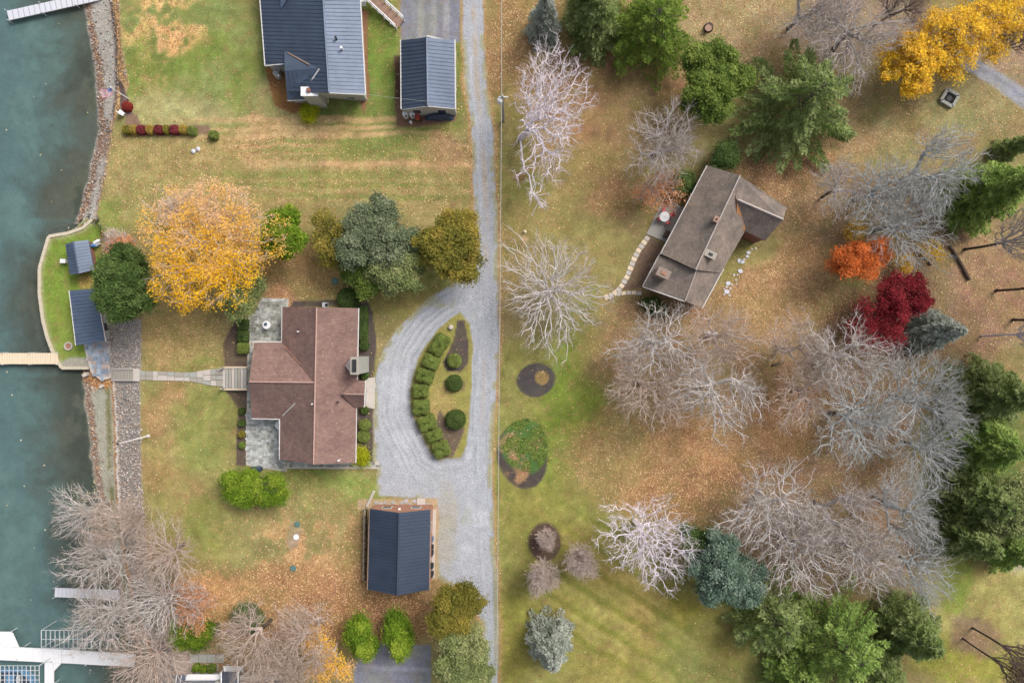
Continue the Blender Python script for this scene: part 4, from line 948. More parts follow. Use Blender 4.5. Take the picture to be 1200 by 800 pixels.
# ------------------------------------------------------------------ weathered house on the right
H = thing('weathered_house', 'rotated house with weathered grey brown shingles and cross wing', 'house', P(835, 285))
gs = M['grey']
roof_panel(H, [(867, 205.6, 5.4), (815, 316, 5.4), (774.4, 297.4, 3.0), (829, 194, 3.0)], gs)
roof_panel(H, [(867, 205.6, 5.4), (815, 316, 5.4), (845, 320, 3.2), (878, 262, 3.0), (895, 234, 3.0)], gs)
roof_panel(H, [(817, 314, 4.9), (802.5, 352.5, 4.9), (753.2, 335.5, 2.7), (773.5, 297, 2.7)], gs)
roof_panel(H, [(817, 314, 4.9), (802.5, 352.5, 4.9), (822.5, 361, 3.2), (847.5, 314, 3.2)], gs)
MB().slab([P(774.2, 298.2, 3.0), P(816, 316.4, 5.35), P(819, 315.5, 5.0), P(775, 300.5, 2.75)], .3).build('step_wall', M['dark'], H)
roof_panel(H, [(862, 233, 5.1), (917.8, 257.3, 4.9), (921.8, 243, 3.9), (866.5, 205.8, 5.3)], M['darkroof'] if False else gs)
roof_panel(H, [(862, 233, 5.1), (917.8, 257.3, 4.9), (897, 281.8, 3.0), (872, 270, 3.0)], gs)
cap2 = mat('pale_ridge_shingle', (176, 166, 160), .9, .2)
ridge(H, (867, 205.6, 5.4), (815, 316, 5.4), cap2, .08); ridge(H, (864, 234, 5.1), (917.8, 257.3, 4.9), cap2, .12); ridge(H, (817, 314, 4.9), (802.5, 352.5, 4.9), cap2, .05)
MB().slab([P(863.5, 236, 5.02), P(866, 243, 4.5), P(874, 262, 3.45), P(873.5, 270, 3.15), P(868, 268.5, 3.35), P(863.5, 252, 4.35)], .05).build('leaf_drift', M['orange'], H)
walls(H, [(830, 196, 2.9), (775.5, 298, 2.9), (754.5, 335, 2.6), (821, 359.5, 2.9), (845, 317, 2.9), (872, 268, 2.9), (896, 280, 2.9), (920, 245, 2.9)], M['redwood'], inset=.955)
MB().slab([P(753.5, 336.2, 2.6), P(802.5, 353.2, 4.75), P(822, 361, 3.1), P(814, 356, .6), P(757, 337.5, .6)], .1).build('gable_wall', M['redwood'], H)
for a_, b_ in (((828.5, 194, 2.95), (774, 297.5, 2.95)), ((773.2, 297.5, 2.65), (753, 335.6, 2.65)), ((753.2, 336, 2.7), (802.5, 353.4, 4.85)), ((897, 282.2, 2.9), (872.5, 270.6, 2.9)), ((848, 314.5, 3.1), (823, 361, 3.1))):
    MB().tube([V3(a_), V3(b_)], .07, 5).build('gutter', M['redwood'] if a_[0] > 895 else M['trim'], H)
an = math.atan2(-(303-277)*1.0, -(846-862)*1.0)
roof_panel(H, [(857, 277.5, 3.5), (845.8, 300.5, 3.5), (851.5, 304, 2.7), (863.5, 281, 2.7)], M['redwood'], name='porch_roof')
for px, py, z, s3, m_, nm in ((777.5, 320, 5.4, (1.35, .85, 5.4), 'cap', 'chimney'), (832.5, 298, 5.3, (1.15, .62, 2.4), 'timber', 'chimney'), (839.5, 257, 5.8, (.45, .5, 1.6), 'deck', 'chimney')):
    c0 = P(px, py, z); a_ = math.radians(-25); o = MB().box((c0.x, c0.y, z-s3[2]/2), s3, a_).build(nm, M[m_], H); MB().box((c0.x, c0.y, z+.06), (s3[0]+.15, s3[1]+.15, .12), a_).build('chimney_cap', M[m_], o)
    MB().box((c0.x, c0.y, z+.16), (s3[0]*.4, s3[1]*.4, .1), a_).build('flue', M['dark'] if px > 800 else M['brick'], o)
MB().prism([tuple(P(*p, .1).xy) for p in [(778, 232), (801, 243), (781, 284), (757.5, 274)]], -.1, .1).build('side_patio', mat('patio_concrete', (172, 168, 162), .85, .35, 1.2, c2=(152, 150, 142)), label='smooth grey concrete patio beside the weathered house', cat='patio')
tb = thing('patio_table', 'round white table with four red chairs on smooth patio', 'table', P(778.7, 254))
MB().lathe(P(778.7, 254, .78), [(.58, 0), (.6, .03), (.58, .06)], 28).build('tabletop', M['white'], tb)
for i in range(6): MB().box((*(P(778.7, 254, .85).xy), .85), (1.1, .012, .006), i*math.pi/6).build('table_slat_line', M['metal'], tb)
for i in range(4): a = math.pi/4+i*math.pi/2; c0 = P(778.7, 254); MB().tube([(c0.x+.4*math.cos(a), c0.y+.4*math.sin(a), .1), (c0.x+.35*math.cos(a), c0.y+.35*math.sin(a), .8)], .025, 6).build('leg', M['metal'], tb)
def chair(a, lb):
    c0 = P(778.7, 254)+Vector((.78*math.cos(a), .78*math.sin(a), .1)); t_ = thing('patio_chair', lb, 'chair', c0, 'red chairs round the white patio table')
    MB().box((c0.x, c0.y, .53), (.44, .44, .05), a).build('seat', M['red'], t_)
    b0 = c0+Vector((.22*math.cos(a), .22*math.sin(a), 0)); MB().box((b0.x, b0.y, .8), (.05, .44, .5), a).build('backrest', M['red'], t_)
    for sx in (-1, 1):
        for sy in (-1, 1):
            x, y = .19*sx, .19*sy; MB().box((c0.x+x*math.cos(a)-y*math.sin(a), c0.y+x*math.sin(a)+y*math.cos(a), .3), (.04, .04, .44), a).build('leg', M['red'], t_)
for k, w_ in enumerate(('right of', 'above', 'left of', 'below')): chair(math.radians((10, 105, 205, 290)[k]), 'faded red chair %s the white patio table' % w_)
heap('grill_cover', 782, 236.5, 5, 3, 1.0, M['navycloth'], 'dark covered grill at upper edge of the smooth patio', 'grill', 8, -25)
cb = thing('storage_bench', 'small dark brown bench against the weathered house wall on patio', 'bench', P(780, 275)); MB().box((*P(780, 275).xy, .4), (.5, .75, .5), math.radians(-25)).build('chest', M['bark'], cb); MB().box((*P(780, 275).xy, .67), (.56, .8, .05), math.radians(-25)).build('lid', M['bark'], cb)
# curved slab path and stepping stones
cp = thing('slab_path', 'curving path of pale rectangular slabs left of the weathered house', 'path', P(735, 320))
pl = [(760, 277), (755, 284), (748, 294), (743, 304), (739, 314), (735, 324), (730, 333), (724, 341), (717, 346), (708, 349)]
def path_slabs(pl, w, step):
    pts = [P(*p, .05) for p in pl]; d_ = [0]
    for a, b in zip(pts, pts[1:]): d_.append(d_[-1]+(b-a).length)
    n = int(d_[-1]/step)
    for i in range(n):
        s = (i+.5)/n*d_[-1]; x = np.interp(s, d_, [p.x for p in pts]); y = np.interp(s, d_, [p.y for p in pts]); x2 = np.interp(s+.1, d_, [p.x for p in pts]); y2 = np.interp(s+.1, d_, [p.y for p in pts])
        a = math.atan2(y2-y, x2-x) if s+.1 < d_[-1] else a
        MB().box((x, y, .02+random.uniform(0, .03)), (step-.07, w*random.uniform(.9, 1.05), .1), a+random.uniform(-.05, .05)).build('slab', (M['concrete'], M['docktan'])[i % 2], cp)
path_slabs(pl, .62, .55); path_slabs([(722, 345), (734, 343), (745, 343), (752, 344)], .45, .6)
sg = thing('stepping_stones', 'trail of loose white and grey stepping stones right of the weathered house', 'stones', P(868, 318))
for px, py, s in ((885.5, 291, .14), (877, 296, .26), (875.5, 300.5, .2), (866.5, 305.5, .26), (869.5, 307, .3), (872, 304, .16), (867.5, 317.5, .3), (860, 322, .16), (853, 331.5, .28), (857.5, 333.5, .16), (851.5, 336, .18), (856, 338, .16), (848.5, 338.5, .13),
                  (851.5, 342, .34), (855, 346, .16), (848.5, 345, .13), (864, 322, .13), (862.5, 328, .14), (863, 333, .12), (881, 292, .13)):
    c0 = P(px, py); n = 7; MB().prism([(c0.x+s*math.cos(k*math.tau/n)*random.uniform(.8, 1.2), c0.y+s*math.sin(k*math.tau/n)*random.uniform(.7, 1.1)) for k in range(n)], -.03, .07).build('stone', M['concrete'] if s < .2 else M['dockgrey'], sg)
for px, py, r_, lb in ((828.5, 391.5, .36, 'left of two pale round tanks beneath bare trees'), (836.5, 392.5, .36, 'right of two pale round tanks beneath bare trees')):
    tk = thing('gas_tank', lb, 'tank', P(px, py)); lid(tk, px, py, 0, r_, .9, M['dockgrey'], 'tank_body'); MB().lathe(P(px, py, .9), [(.1, 0), (.1, .15)], 8).build('valve', M['metal'], tk)
fr = thing('fire_ring', 'square pale stone fire ring in round lawn at the upper right', 'fire pit', P(1111, 116))
for i in range(4):
    a = math.radians(-30)+i*math.pi/2; c0 = P(1111, 116)
    for k in (-1, 0, 1): MB().box((c0.x+.75*math.cos(a)-k*.5*math.sin(a), c0.y+.75*math.sin(a)+k*.5*math.cos(a), .2), (.35, .47, .45), a).build('stone', M['stone'], fr)
MB().lathe(P(1111, 116), [(.6, 0), (.6, .12), (.3, .25)], 12).build('ash_pile', M['dark'], fr)
stp = thing('tree_stump', 'cut stump standing in leaf strewn grass beyond the green trees', 'stump', P(830, 33)); MB().lathe(P(830, 33), [(.6, 0), (.48, .3), (.42, .6)], 12).build('trunk', M['bark'], stp); MB().lathe(P(830, 33, .6), [(.4, 0), (.4, .02)], 12).build('cut_face', M['deck'], stp)
for px, py, lb in ((227, 177.5, 'left of two pale stones in tan grass below shrub row'), (232.5, 175, 'right of two pale stones in tan grass below shrub row')):
    MB().lathe(P(px, py), [(.25, 0), (.28, .12), (.1, .24)], 7).build('garden_stone', M['dockgrey'], label=lb, cat='stone')

# ------------------------------------------------------------------ poles, flag, cables
up = thing('utility_pole', 'grey utility pole with white transformer beside the road', 'utility pole', P(590, 142))
MB().lathe(P(590, 142), [(.17, 0), (.11, 8.4)], 10).build('pole', M['pole'], up)
b0 = P(590, 142); MB().lathe((b0.x-.3, b0.y-.25, 6.9), [(.26, 0), (.28, .8), (.2, .95), (.05, 1.0)], 14).build('transformer', M['white'], up)
MB().box((b0.x+.1, b0.y, 7.9), (1.0, .1, .12)).build('crossarm', M['metal'], up)
p2 = Vector((b0.x-.9, -66, 0)); u2 = thing('utility_pole', 'second grey utility pole far below the picture along the road', 'utility pole', p2)
MB().lathe((p2.x, p2.y, 0), [(.17, 0), (.11, 8.4)], 10).build('pole', M['pole'], u2)
p3 = Vector((b0.x-.15, 66, 0)); u3 = thing('utility_pole', 'grey utility pole up the road beyond the top edge', 'utility pole', p3); MB().lathe((p3.x, p3.y, 0), [(.17, 0), (.11, 8.4)], 10).build('pole', M['pole'], u3)
def cable(a, b, sag, r_, lb):
    a, b = Vector(a), Vector(b); MB().tube([lerp(a, b, i/24)-Vector((0, 0, sag*4*(i/24)*(1-i/24))) for i in range(25)], r_, 5).build('cable', M['cable'], label=lb, cat='cable')
cable((b0.x-.1, b0.y, 7.6), (p2.x, p2.y, 7.6), .9, .032, 'pale overhead cable running down beside the road from the pole')
cable((p3.x, p3.y, 7.6), (b0.x-.1, b0.y, 7.6), .3, .03, 'pale overhead cable running up from the pole to the top edge')
cable(P(386, 104, 6.3), P(503, 119, 4.6), .3, .013, 'thin cable spanning from navy roofed house to garage gable')
cable((b0.x, b0.y-.1, 7.2), P(529, 122, 2.9), .25, .012, 'thin cable from garage to the utility pole')
fl = thing('flagpole', 'bare white flagpole leaning over the stony bank in view', 'flagpole', P(174, 510.5))
MB().lathe(P(174, 510.5), [(.09, 0), (.045, 6.1)], 10).build('pole', M['white'], fl); MB().lathe(P(174, 510.5)+Vector((0, 0, 6.1)), [(.02, 0), (.12, .1), (.12, .2), (.02, .3)], 10).build('finial', M['dark'], fl); MB().lathe(P(174, 510.5), [(.22, 0), (.2, .12)], 12).build('base', M['concrete'], fl)
f2 = thing('flagpole', 'white flagpole flying a striped flag over the upper beach', 'flagpole', P(151, 116))
MB().lathe(P(151, 116), [(.07, 0), (.04, 3.6)], 10).build('pole', M['white'], f2); MB().lathe(P(151, 116)+Vector((0, 0, 3.6)), [(.02, 0), (.09, .08), (.02, .17)], 10).build('finial', M['white'], f2)
t = NT('flag_cloth'); uv = t.n('UVMap').outputs[0]; s = t.n('SeparateXYZ', {0: uv})
stripe = t.math('LESS_THAN', t.math('FRACT', t.math('MULTIPLY', s.outputs[1], 6.5)), .5)
c = t.mix(stripe, (*lin(240, 236, 240), 1), (*lin(206, 96, 112), 1)); can = t.math('MULTIPLY', t.math('LESS_THAN', s.outputs[0], .4), t.math('GREATER_THAN', s.outputs[1], .46))
stars = t.n('TexVoronoi', {'Vector': uv, 'Scale': 14.0, 'Randomness': 0.0}).outputs['Distance']
c = t.mix(can, c, t.mix(t.math('LESS_THAN', stars, .25), (*lin(70, 90, 170), 1), (*lin(235, 235, 240), 1))); t.set('Base Color', c); t.set('Roughness', .8)
nu, nv = 16, 10; b0 = P(151, 116)+Vector((0, 0, 3.5)); me = MB()
for i in range(nu+1):
    for j in range(nv+1):
        u_, v_ = i/nu, j/nv; dd_ = Vector((-1, -.12, 0)).normalized()
        me.v.append(tuple(b0+dd_*(1.35*u_)+Vector((0, -.55*(1-v_)-.3*u_*(1-v_)+.07*math.sin(9*u_), -.55*(1-v_)-.12*u_+.05*math.sin(7*u_+3*v_)))))
for i in range(nu):
    for j in range(nv): a = i*(nv+1)+j; me.f.append((a, a+nv+1, a+nv+2, a+1))
mm = me.mesh('flag'); ul = mm.uv_layers.new(name='UVMap')
for lp in mm.loops: ul.data[lp.index].uv = ((lp.vertex_index//(nv+1))/nu, (lp.vertex_index % (nv+1))/nv)
obj('flag', mm, t.m, label='red and white striped flag with blue corner flying above upper beach', cat='flag')
# white bench near the flag
bn = thing('garden_bench', 'small white garden seat near the red shrub by the upper beach', 'bench', P(145, 133.5)); a_ = math.radians(-40)
c0 = P(145, 133.5); MB().box((c0.x, c0.y, .45), (.7, .38, .05), a_).build('seat', M['white'], bn); MB().box((c0.x-.14, c0.y-.16, .72), (.7, .05, .5), a_).build('backrest', M['white'], bn)
for sx in (-1, 1):
    for sy in (-1, 1): x, y = .3*sx, .15*sy; MB().box((c0.x+x*math.cos(a_)-y*math.sin(a_), c0.y+x*math.sin(a_)+y*math.cos(a_), .2), (.05, .05, .45), a_).build('leg', M['white'], bn)
for px, py, s, lb in ((99.5, 439, .5, 'larger whitish boulder on leaf covered shore below terrace'), (119, 452.5, .42, 'whitish boulder just below the blue terrace')):
    MB().box((*P(px, py, -1.3).xy, -1.45), (s*1.1, s*.8, .5), .5).build('boulder', M['concrete'], label=lb, cat='boulder')
# edging boulders at the foot of the rock bank
eb = thing('boulder_edging', 'row of pale boulders edging the foot of the stony bank below the steps', 'edging', P(137, 530, -1.3))
k = 0
for py in np.arange(448, 640, 3.1):
    px = np.interp(py, [448, 500, 550, 600, 640], [134, 137.5, 138.5, 141, 145])+random.uniform(-.8, .8); z = float(ground_z(*P(px, py, -1.2).xy)); c0 = P(px, py, z)
    s = random.uniform(.12, .2); n = 6
    MB().prism([(c0.x+s*math.cos(q*math.tau/n)*random.uniform(.8, 1.2), c0.y+s*math.sin(q*math.tau/n)*random.uniform(.8, 1.2)) for q in range(n)], z-.1, z+.16).build('boulder', M['concrete'], eb)

# ------------------------------------------------------------------ vegetation
def tubes(A_, B_, ra, rb, n=3):
    d = B_-A_; L = np.linalg.norm(d, axis=1)[:, None]+1e-9; d = d/L
    ref = np.where(np.abs(d[:, 2:3]) > .9, np.array([[1., 0, 0]]), np.array([[0, 0, 1.]])); u = np.cross(d, ref); u /= np.linalg.norm(u, axis=1)[:, None]; w = np.cross(d, u)
    V = []
    for P_, r_ in ((A_, ra), (B_, rb)):
        for j in range(n):
            a = 2*math.pi*j/n; V.append(P_+(u*math.cos(a)+w*math.sin(a))*np.asarray(r_)[:, None])
    V = np.stack(V, 1).reshape(-1, 3); k = len(A_); f = np.array([[j, (j+1) % n, n+(j+1) % n, n+j] for j in range(n)])
    return V, (f[None]+np.arange(k)[:, None, None]*2*n).reshape(-1, 4)
def join(parts):
    V = []; F = []; n = 0
    for v, f in parts: V.append(v); F.append(f+n); n += len(v)
    return np.concatenate(V), np.concatenate(F)
def unit(v): return v/(np.linalg.norm(v, axis=1)[:, None]+1e-9)
def crown_points(r, n, R0, H, z0, shell=.5, lobes=0, wob=.13):
    """points in a crown: centre at z between z0 and H"""
    p = unit(r.normal(size=(n, 3)))*(r.random(n)**shell)[:, None]
    if lobes:
        c = unit(r.normal(size=(lobes, 3)))*.55; c[:, 2] = np.abs(c[:, 2])*.9; k = r.integers(0, lobes, n); p = c[k]+p*.5
    th = np.arctan2(p[:, 1], p[:, 0]); ph = r.uniform(0, 6.28, 4); wv = 1+wob*np.sin(2*th+ph[0])+.12*np.sin(3*th+ph[1])+.09*np.sin(5*th+ph[2])+.05*np.sin(9*th+ph[3]); p[:, :2] *= wv[:, None]
    zc = (z0+H)/2; hz = (H-z0)/2
    return np.stack([p[:, 0]*R0, p[:, 1]*R0, zc+p[:, 2]*hz], 1)
def dendrite(r, pts, z0, fork, bf=.55, lean=(0, 0)):
    ks = np.linspace(0, 1, 8); tr = np.stack([ks*lean[0]+.1*np.sin(ks*5), ks*lean[1]+.1*np.cos(ks*4), ks*fork], 1)
    order = np.argsort(np.linalg.norm(pts-tr[-1], axis=1)); pts = pts[order]; n0 = len(tr); n = n0+len(pts)
    N = np.zeros((n, 3)); N[:n0] = tr; par = np.arange(n)-1; pl = np.zeros(n); pl[:n0] = ks*fork*.3; ok = np.ones(n, bool); ok[:int(n0*.55)] = False
    for i, p in enumerate(pts):
        k = n0+i; dd = N[:k]-p; c = np.sqrt((dd*dd).sum(1)); cost = c+bf*pl[:k]; cost[~ok[:k]] = 1e9
        j = int(np.argmin(cost)); N[k] = p; par[k] = j; pl[k] = pl[j]+c[j]
    cnt = np.ones(n)
    for k in range(n-1, 0, -1): cnt[par[k]] += cnt[k]
    return N, par, cnt, pl, n0
def tree_mesh(seed, R0, H, z0, nodes=900, shell=.45, lobes=0, fork=None, bf=.55, twigs=3, twl=1.0, r0=.016, tw=.013, lean=(0, 0), sides=5, subt=2, wob=.13):
    """returns trunk mesh, branch mesh, tip positions"""
    r = np.random.default_rng(seed); pts = crown_points(r, nodes, R0, H, z0, shell, lobes, wob); fork = fork or z0+.6
    N, par, cnt, pl, n0 = dendrite(r, pts, z0, fork, bf, lean)
    rad = r0*cnt**.47
    i = np.arange(n0, len(N)); A_, B_ = N[par[i]], N[i]
    mid = (A_+B_)/2+r.normal(size=A_.shape)*np.linalg.norm(B_-A_, axis=1)[:, None]*.07; mid[:, 2] += np.linalg.norm(B_-A_, axis=1)*.04
    ra = np.minimum(rad[par[i]], rad[i]*1.35); rb = rad[i]
    parts = [tubes(A_, mid, ra, (ra+rb)/2, 4), tubes(mid, B_, (ra+rb)/2, rb, 4)]
    if twigs:
        thin = i[cnt[i] < 14]; T = np.repeat(thin, twigs); dirn = unit(N[T]-N[par[T]])
        out = unit(N[T]-np.array([lean[0], lean[1], fork-1])); D = unit(dirn*.5+out*.4+r.normal(size=dirn.shape)*.55)
        s = N[T]+(N[par[T]]-N[T])*r.uniform(0, .6, len(T))[:, None]; L = r.uniform(.5, 1.15, len(T))*twl; e = s+D*L[:, None]
        parts.append(tubes(s, e, np.full(len(T), tw*1.25), np.full(len(T), tw*.8)))
        if subt:
            T2 = np.repeat(np.arange(len(T)), subt); q = r.uniform(.3, .95, len(T2))[:, None]; s2 = s[T2]+(e[T2]-s[T2])*q; D2 = unit(D[T2]+r.normal(size=(len(T2), 3))*.55); e2 = s2+D2*(r.uniform(.25, .6, len(T2))*twl)[:, None]
            parts.append(tubes(s2, e2, np.full(len(T2), tw*.8), np.full(len(T2), tw*.5)))
    kk = np.arange(int(n0*.4), n0); parts.insert(0, tubes(N[kk-1], N[kk], np.full(len(kk), .05), np.full(len(kk), .05), 4)); big = join(parts[:3]); tw_ = join(parts[3:]) if len(parts) > 3 else None
    k = np.arange(1, n0); rt = np.clip(rad[:n0]*.8, .04, .24); rt[0] *= 1.3
    TV, TF = tubes(N[k-1], N[k], rt[k-1], rt[k], 8)
    return np_mesh('trunk', TV, TF), np_mesh('branches', *big), N[n0:], (np_mesh('twigs', *tw_) if tw_ else None)
def foliage_mesh(seed, tips, per, spread, size, up=.45, frac=1.0, zs=.75, aspect=.8, tintf=None, clump=.8):
    r = np.random.default_rng(seed+500); k = r.permutation(len(tips)); c = []
    for q in tips[k]:                                # clump centres keep a distance from each other
        if not c or min(((q-x)**2).sum() for x in c) > (clump*r.uniform(.6, 1.2))**2: c.append(q)
    c = np.array(c); c = c[:max(4, int(len(c)*frac))]; tot = int(len(tips)*per*frac*1.7); size = size*.82; wgt = r.uniform(.35, 1.6, len(c)); idx_ = r.choice(len(c), tot, p=wgt/wgt.sum())
    rad = clump*(.4+.42*wgt)[idx_]*np.where(r.random(tot) < .25, 1.5, 1); d_ = unit(r.normal(size=(tot, 3)))*(r.random(tot)**.45)[:, None]; d_[:, 2] = np.abs(d_[:, 2])*1.1-.35
    p = c[idx_]+d_*rad[:, None]*np.array([1.1, 1.1, zs])
    V, F = leaf_quads(p, size, up, r, aspect); ct = r.random(len(c))
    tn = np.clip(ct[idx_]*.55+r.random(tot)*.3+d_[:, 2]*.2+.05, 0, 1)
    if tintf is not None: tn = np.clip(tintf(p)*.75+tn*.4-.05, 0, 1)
    return np_mesh('foliage', V, F, {'tint': np.repeat(tn, 3)})
def conifer_mesh(seed, R0, H, z0=.6, whorl=.42, per=7, droop=.25, size=.26, pw=.85, up=.35, dens=1.0, asp=.26, latf=.38):
    r = np.random.default_rng(seed); br = []; lf = []; tn = []
    zs = np.arange(z0, H-.3, whorl)
    for z in zs:
        Lm = R0*(1-z/H)**pw*1.0+.12; n = max(3, int(per*(.6+.4*(1-z/H)))); a0 = r.uniform(0, 6.28)
        for j in range(n):
            a = a0+6.283*j/n+r.normal()*.22; L = Lm*r.uniform(.72, 1.12); d0 = np.array([math.cos(a), math.sin(a), 0]); K = max(3, int(L/.45))
            t_ = np.linspace(0, 1, K+1)[:, None]; pts = np.array([0, 0, z+r.normal()*.1])+d0*L*t_+np.array([0, 0, 1])*(L*(.18*t_-droop*1.6*t_**2)); br.append((pts[:-1], pts[1:], .035*(1-t_[:-1, 0])+.012, .035*(1-t_[1:, 0])+.01))
            m = int((14+L*44)*dens); q = r.uniform(.12, 1, m)**.75; base = np.array([0, 0, z])+d0*L*q[:, None]+np.array([0, 0, 1])*(L*(.18*q-droop*1.6*q**2))[:, None]
            lat = r.uniform(-1, 1, m)*(latf*L*(1.05-q)+.12); side_ = np.array([-d0[1], d0[0], 0]); p = base+side_*lat[:, None]+d0*(np.abs(lat)*.35)[:, None]; p[:, 2] += -np.abs(lat)*.25+r.normal(size=m)*.05
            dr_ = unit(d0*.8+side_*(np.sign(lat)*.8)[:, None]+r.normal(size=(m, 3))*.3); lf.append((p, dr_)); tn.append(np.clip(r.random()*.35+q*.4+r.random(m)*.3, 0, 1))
    A_ = np.concatenate([b[0] for b in br]); B_ = np.concatenate([b[1] for b in br]); ra = np.concatenate([b[2] for b in br]); rb = np.concatenate([b[3] for b in br])
    zz_ = np.linspace(z0-.3, H-.1, 12); st_ = np.stack([0*zz_, 0*zz_, zz_], 1); A_ = np.concatenate([st_[:-1], A_]); B_ = np.concatenate([st_[1:], B_]); ra = np.concatenate([np.full(11, .05), ra]); rb = np.concatenate([np.full(11, .05), rb])
    BV, BF = tubes(A_, B_, ra, rb, 3)
    p = np.concatenate([x[0] for x in lf]); dd = np.concatenate([x[1] for x in lf]); n = len(p)
    up_ = unit(np.array([0, 0, 1.])*up+r.normal(size=(n, 3))*.35); w = unit(np.cross(dd, up_)); s = size*r.uniform(.6, 1.3, n)[:, None]
    V = np.stack([p-w*s*asp, p+dd*s, p+w*s*asp], 1).reshape(-1, 3)
    F = np.arange(3*n).reshape(-1, 3); TV, TF = tubes(np.array([[0, 0, 0.]]), np.array([[0, 0, H]]), np.array([.02*H+.05]), np.array([.02]), 8)
    return np_mesh('trunk', TV, TF), np_mesh('branches', BV, BF), np_mesh('foliage', V, F, {'tint': np.repeat(np.concatenate(tn), 3)})
BARK = {k: mat('bark_'+k, c, .85, .35, 2.5, c2=c2, fine=12) for k, c, c2 in (
    ('silver', (226, 220, 218), (200, 194, 192)), ('grey', (196, 188, 186), (170, 162, 160)), ('birch', (238, 230, 236), (214, 204, 212)), ('brown', (150, 130, 122), (120, 104, 98)),
    ('twig', (190, 180, 172), (160, 150, 142)), ('twigwarm', (196, 176, 160), (166, 146, 130)), ('twigcool', (182, 182, 178), (154, 152, 146)), ('dark', (92, 82, 76), (70, 62, 58)), ('warm', (214, 198, 190), (188, 170, 160)), ('cool', (200, 204, 206), (172, 176, 178)))}
LM = {
    'gold': tint_mat('gold_leaf', [(228, 196, 166), (238, 196, 140), (246, 200, 92), (252, 204, 52), (254, 202, 30)], .4, noise=.1),
    'yellow': tint_mat('yellow_leaf', [(212, 168, 74), (240, 200, 64), (250, 218, 70)], .35), 'orange': tint_mat('orange_leaf', [(176, 98, 50), (212, 116, 54), (230, 146, 84)], .3),
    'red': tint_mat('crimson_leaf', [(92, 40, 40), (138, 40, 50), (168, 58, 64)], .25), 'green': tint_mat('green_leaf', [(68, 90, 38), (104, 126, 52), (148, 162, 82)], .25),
    'bright': tint_mat('bright_green_leaf', [(70, 98, 26), (112, 142, 38), (164, 178, 66)], .3), 'olive': tint_mat('olive_gold_leaf', [(88, 92, 38), (134, 128, 54), (184, 160, 76)], .25),
    'sage': tint_mat('sage_leaf', [(82, 96, 70), (118, 130, 98), (156, 162, 132)], .25), 'darkg': tint_mat('dark_green_leaf', [(50, 70, 36), (80, 104, 50), (116, 136, 78)], .25),
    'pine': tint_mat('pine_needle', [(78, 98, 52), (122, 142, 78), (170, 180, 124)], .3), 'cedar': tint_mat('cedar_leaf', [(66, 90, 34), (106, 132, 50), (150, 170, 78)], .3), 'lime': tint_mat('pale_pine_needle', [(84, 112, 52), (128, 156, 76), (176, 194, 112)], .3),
    'blue': tint_mat('blue_spruce_needle', [(116, 126, 114), (160, 168, 156), (204, 208, 198)], .3), 'bluegreen': tint_mat('blue_green_needle', [(66, 88, 74), (102, 124, 106), (156, 170, 152)], .15),
    'salmon': tint_mat('salmon_leaf', [(180, 122, 86), (216, 156, 112), (234, 182, 140)], .3), 'palegreen': tint_mat('pale_green_leaf', [(104, 120, 74), (142, 152, 96), (176, 176, 126)], .25),
    'yellowgreen': tint_mat('yellow_green_leaf', [(130, 140, 20), (180, 184, 36), (214, 208, 60)], .3), 'burg': tint_mat('burgundy_leaf', [(104, 48, 52), (138, 58, 64), (160, 78, 82)], .2),
    'scarlet': tint_mat('scarlet_leaf', [(118, 46, 40), (148, 56, 48), (166, 76, 66)], .2), 'mustard': tint_mat('mustard_leaf', [(140, 118, 52), (176, 150, 70), (200, 176, 96)], .25)}
# bare trees, eight kinds of branching shared between the copies
BARE = {}
for i, (sd, n_, sh, lo_, bf) in enumerate(((1, 760, .45, 0, .6), (2, 800, .55, 7, .5), (3, 700, .42, 0, .75), (4, 760, .5, 9, .6), (5, 700, .5, 6, .55), (6, 780, .55, 5, .7), (7, 720, .5, 12, .5))):
    q = tree_mesh(sd, 5.6, 11.0, 4.2, n_, sh, lo_, fork=3.6+.2*i, bf=bf, twigs=3, subt=1, r0=.0165, tw=.0102, twl=.95); BARE[i] = (q[0], q[1], q[3])
def plant(name, label, loc, sc3, rz, parts, cat='tree', group=None):
    """parts: (name, mesh, material)"""
    t_ = thing(name, label, cat, loc, group)
    for nm, me, m in parts:
        if me is None: continue
        o = bpy.data.objects.new(nm, me); sc.collection.objects.link(o); o.parent = t_; o.scale = sc3; o.rotation_euler = (0, 0, rz)
        if not len(me.materials): me.materials.append(None)
        o.material_slots[0].link = 'OBJECT'; o.material_slots[0].material = m
    return t_
def spot(px, py, H, f=.6):
    zc = H*f; p = P(px, py, zc); return p.x, p.y, float(ground_z(p.x, p.y))
rt = random.Random(5)
def bare(px, py, rp, H, bark, label, v=None, name='bare_tree', base=None, dark='dark'):
    v = rt.randrange(7) if v is None else v
    x, y, z = spot(px, py, H) if base is None else (P(*base).x, P(*base).y, 0)
    s = rp*.1*(HC-.6*H)/HC/5.6
    a, b, tw = BARE[v]
    return plant(name, label, (x, y, z), (s, s, H/11), rt.uniform(0, 6.28), [('trunk', a, BARK[dark]), ('branches', b, BARK[bark]), ('twigs', tw, BARK[{'silver': 'twig', 'warm': 'twigwarm', 'grey': 'twig', 'cool': 'twigcool', 'brown': 'brown', 'birch': 'twig'}[bark]])])
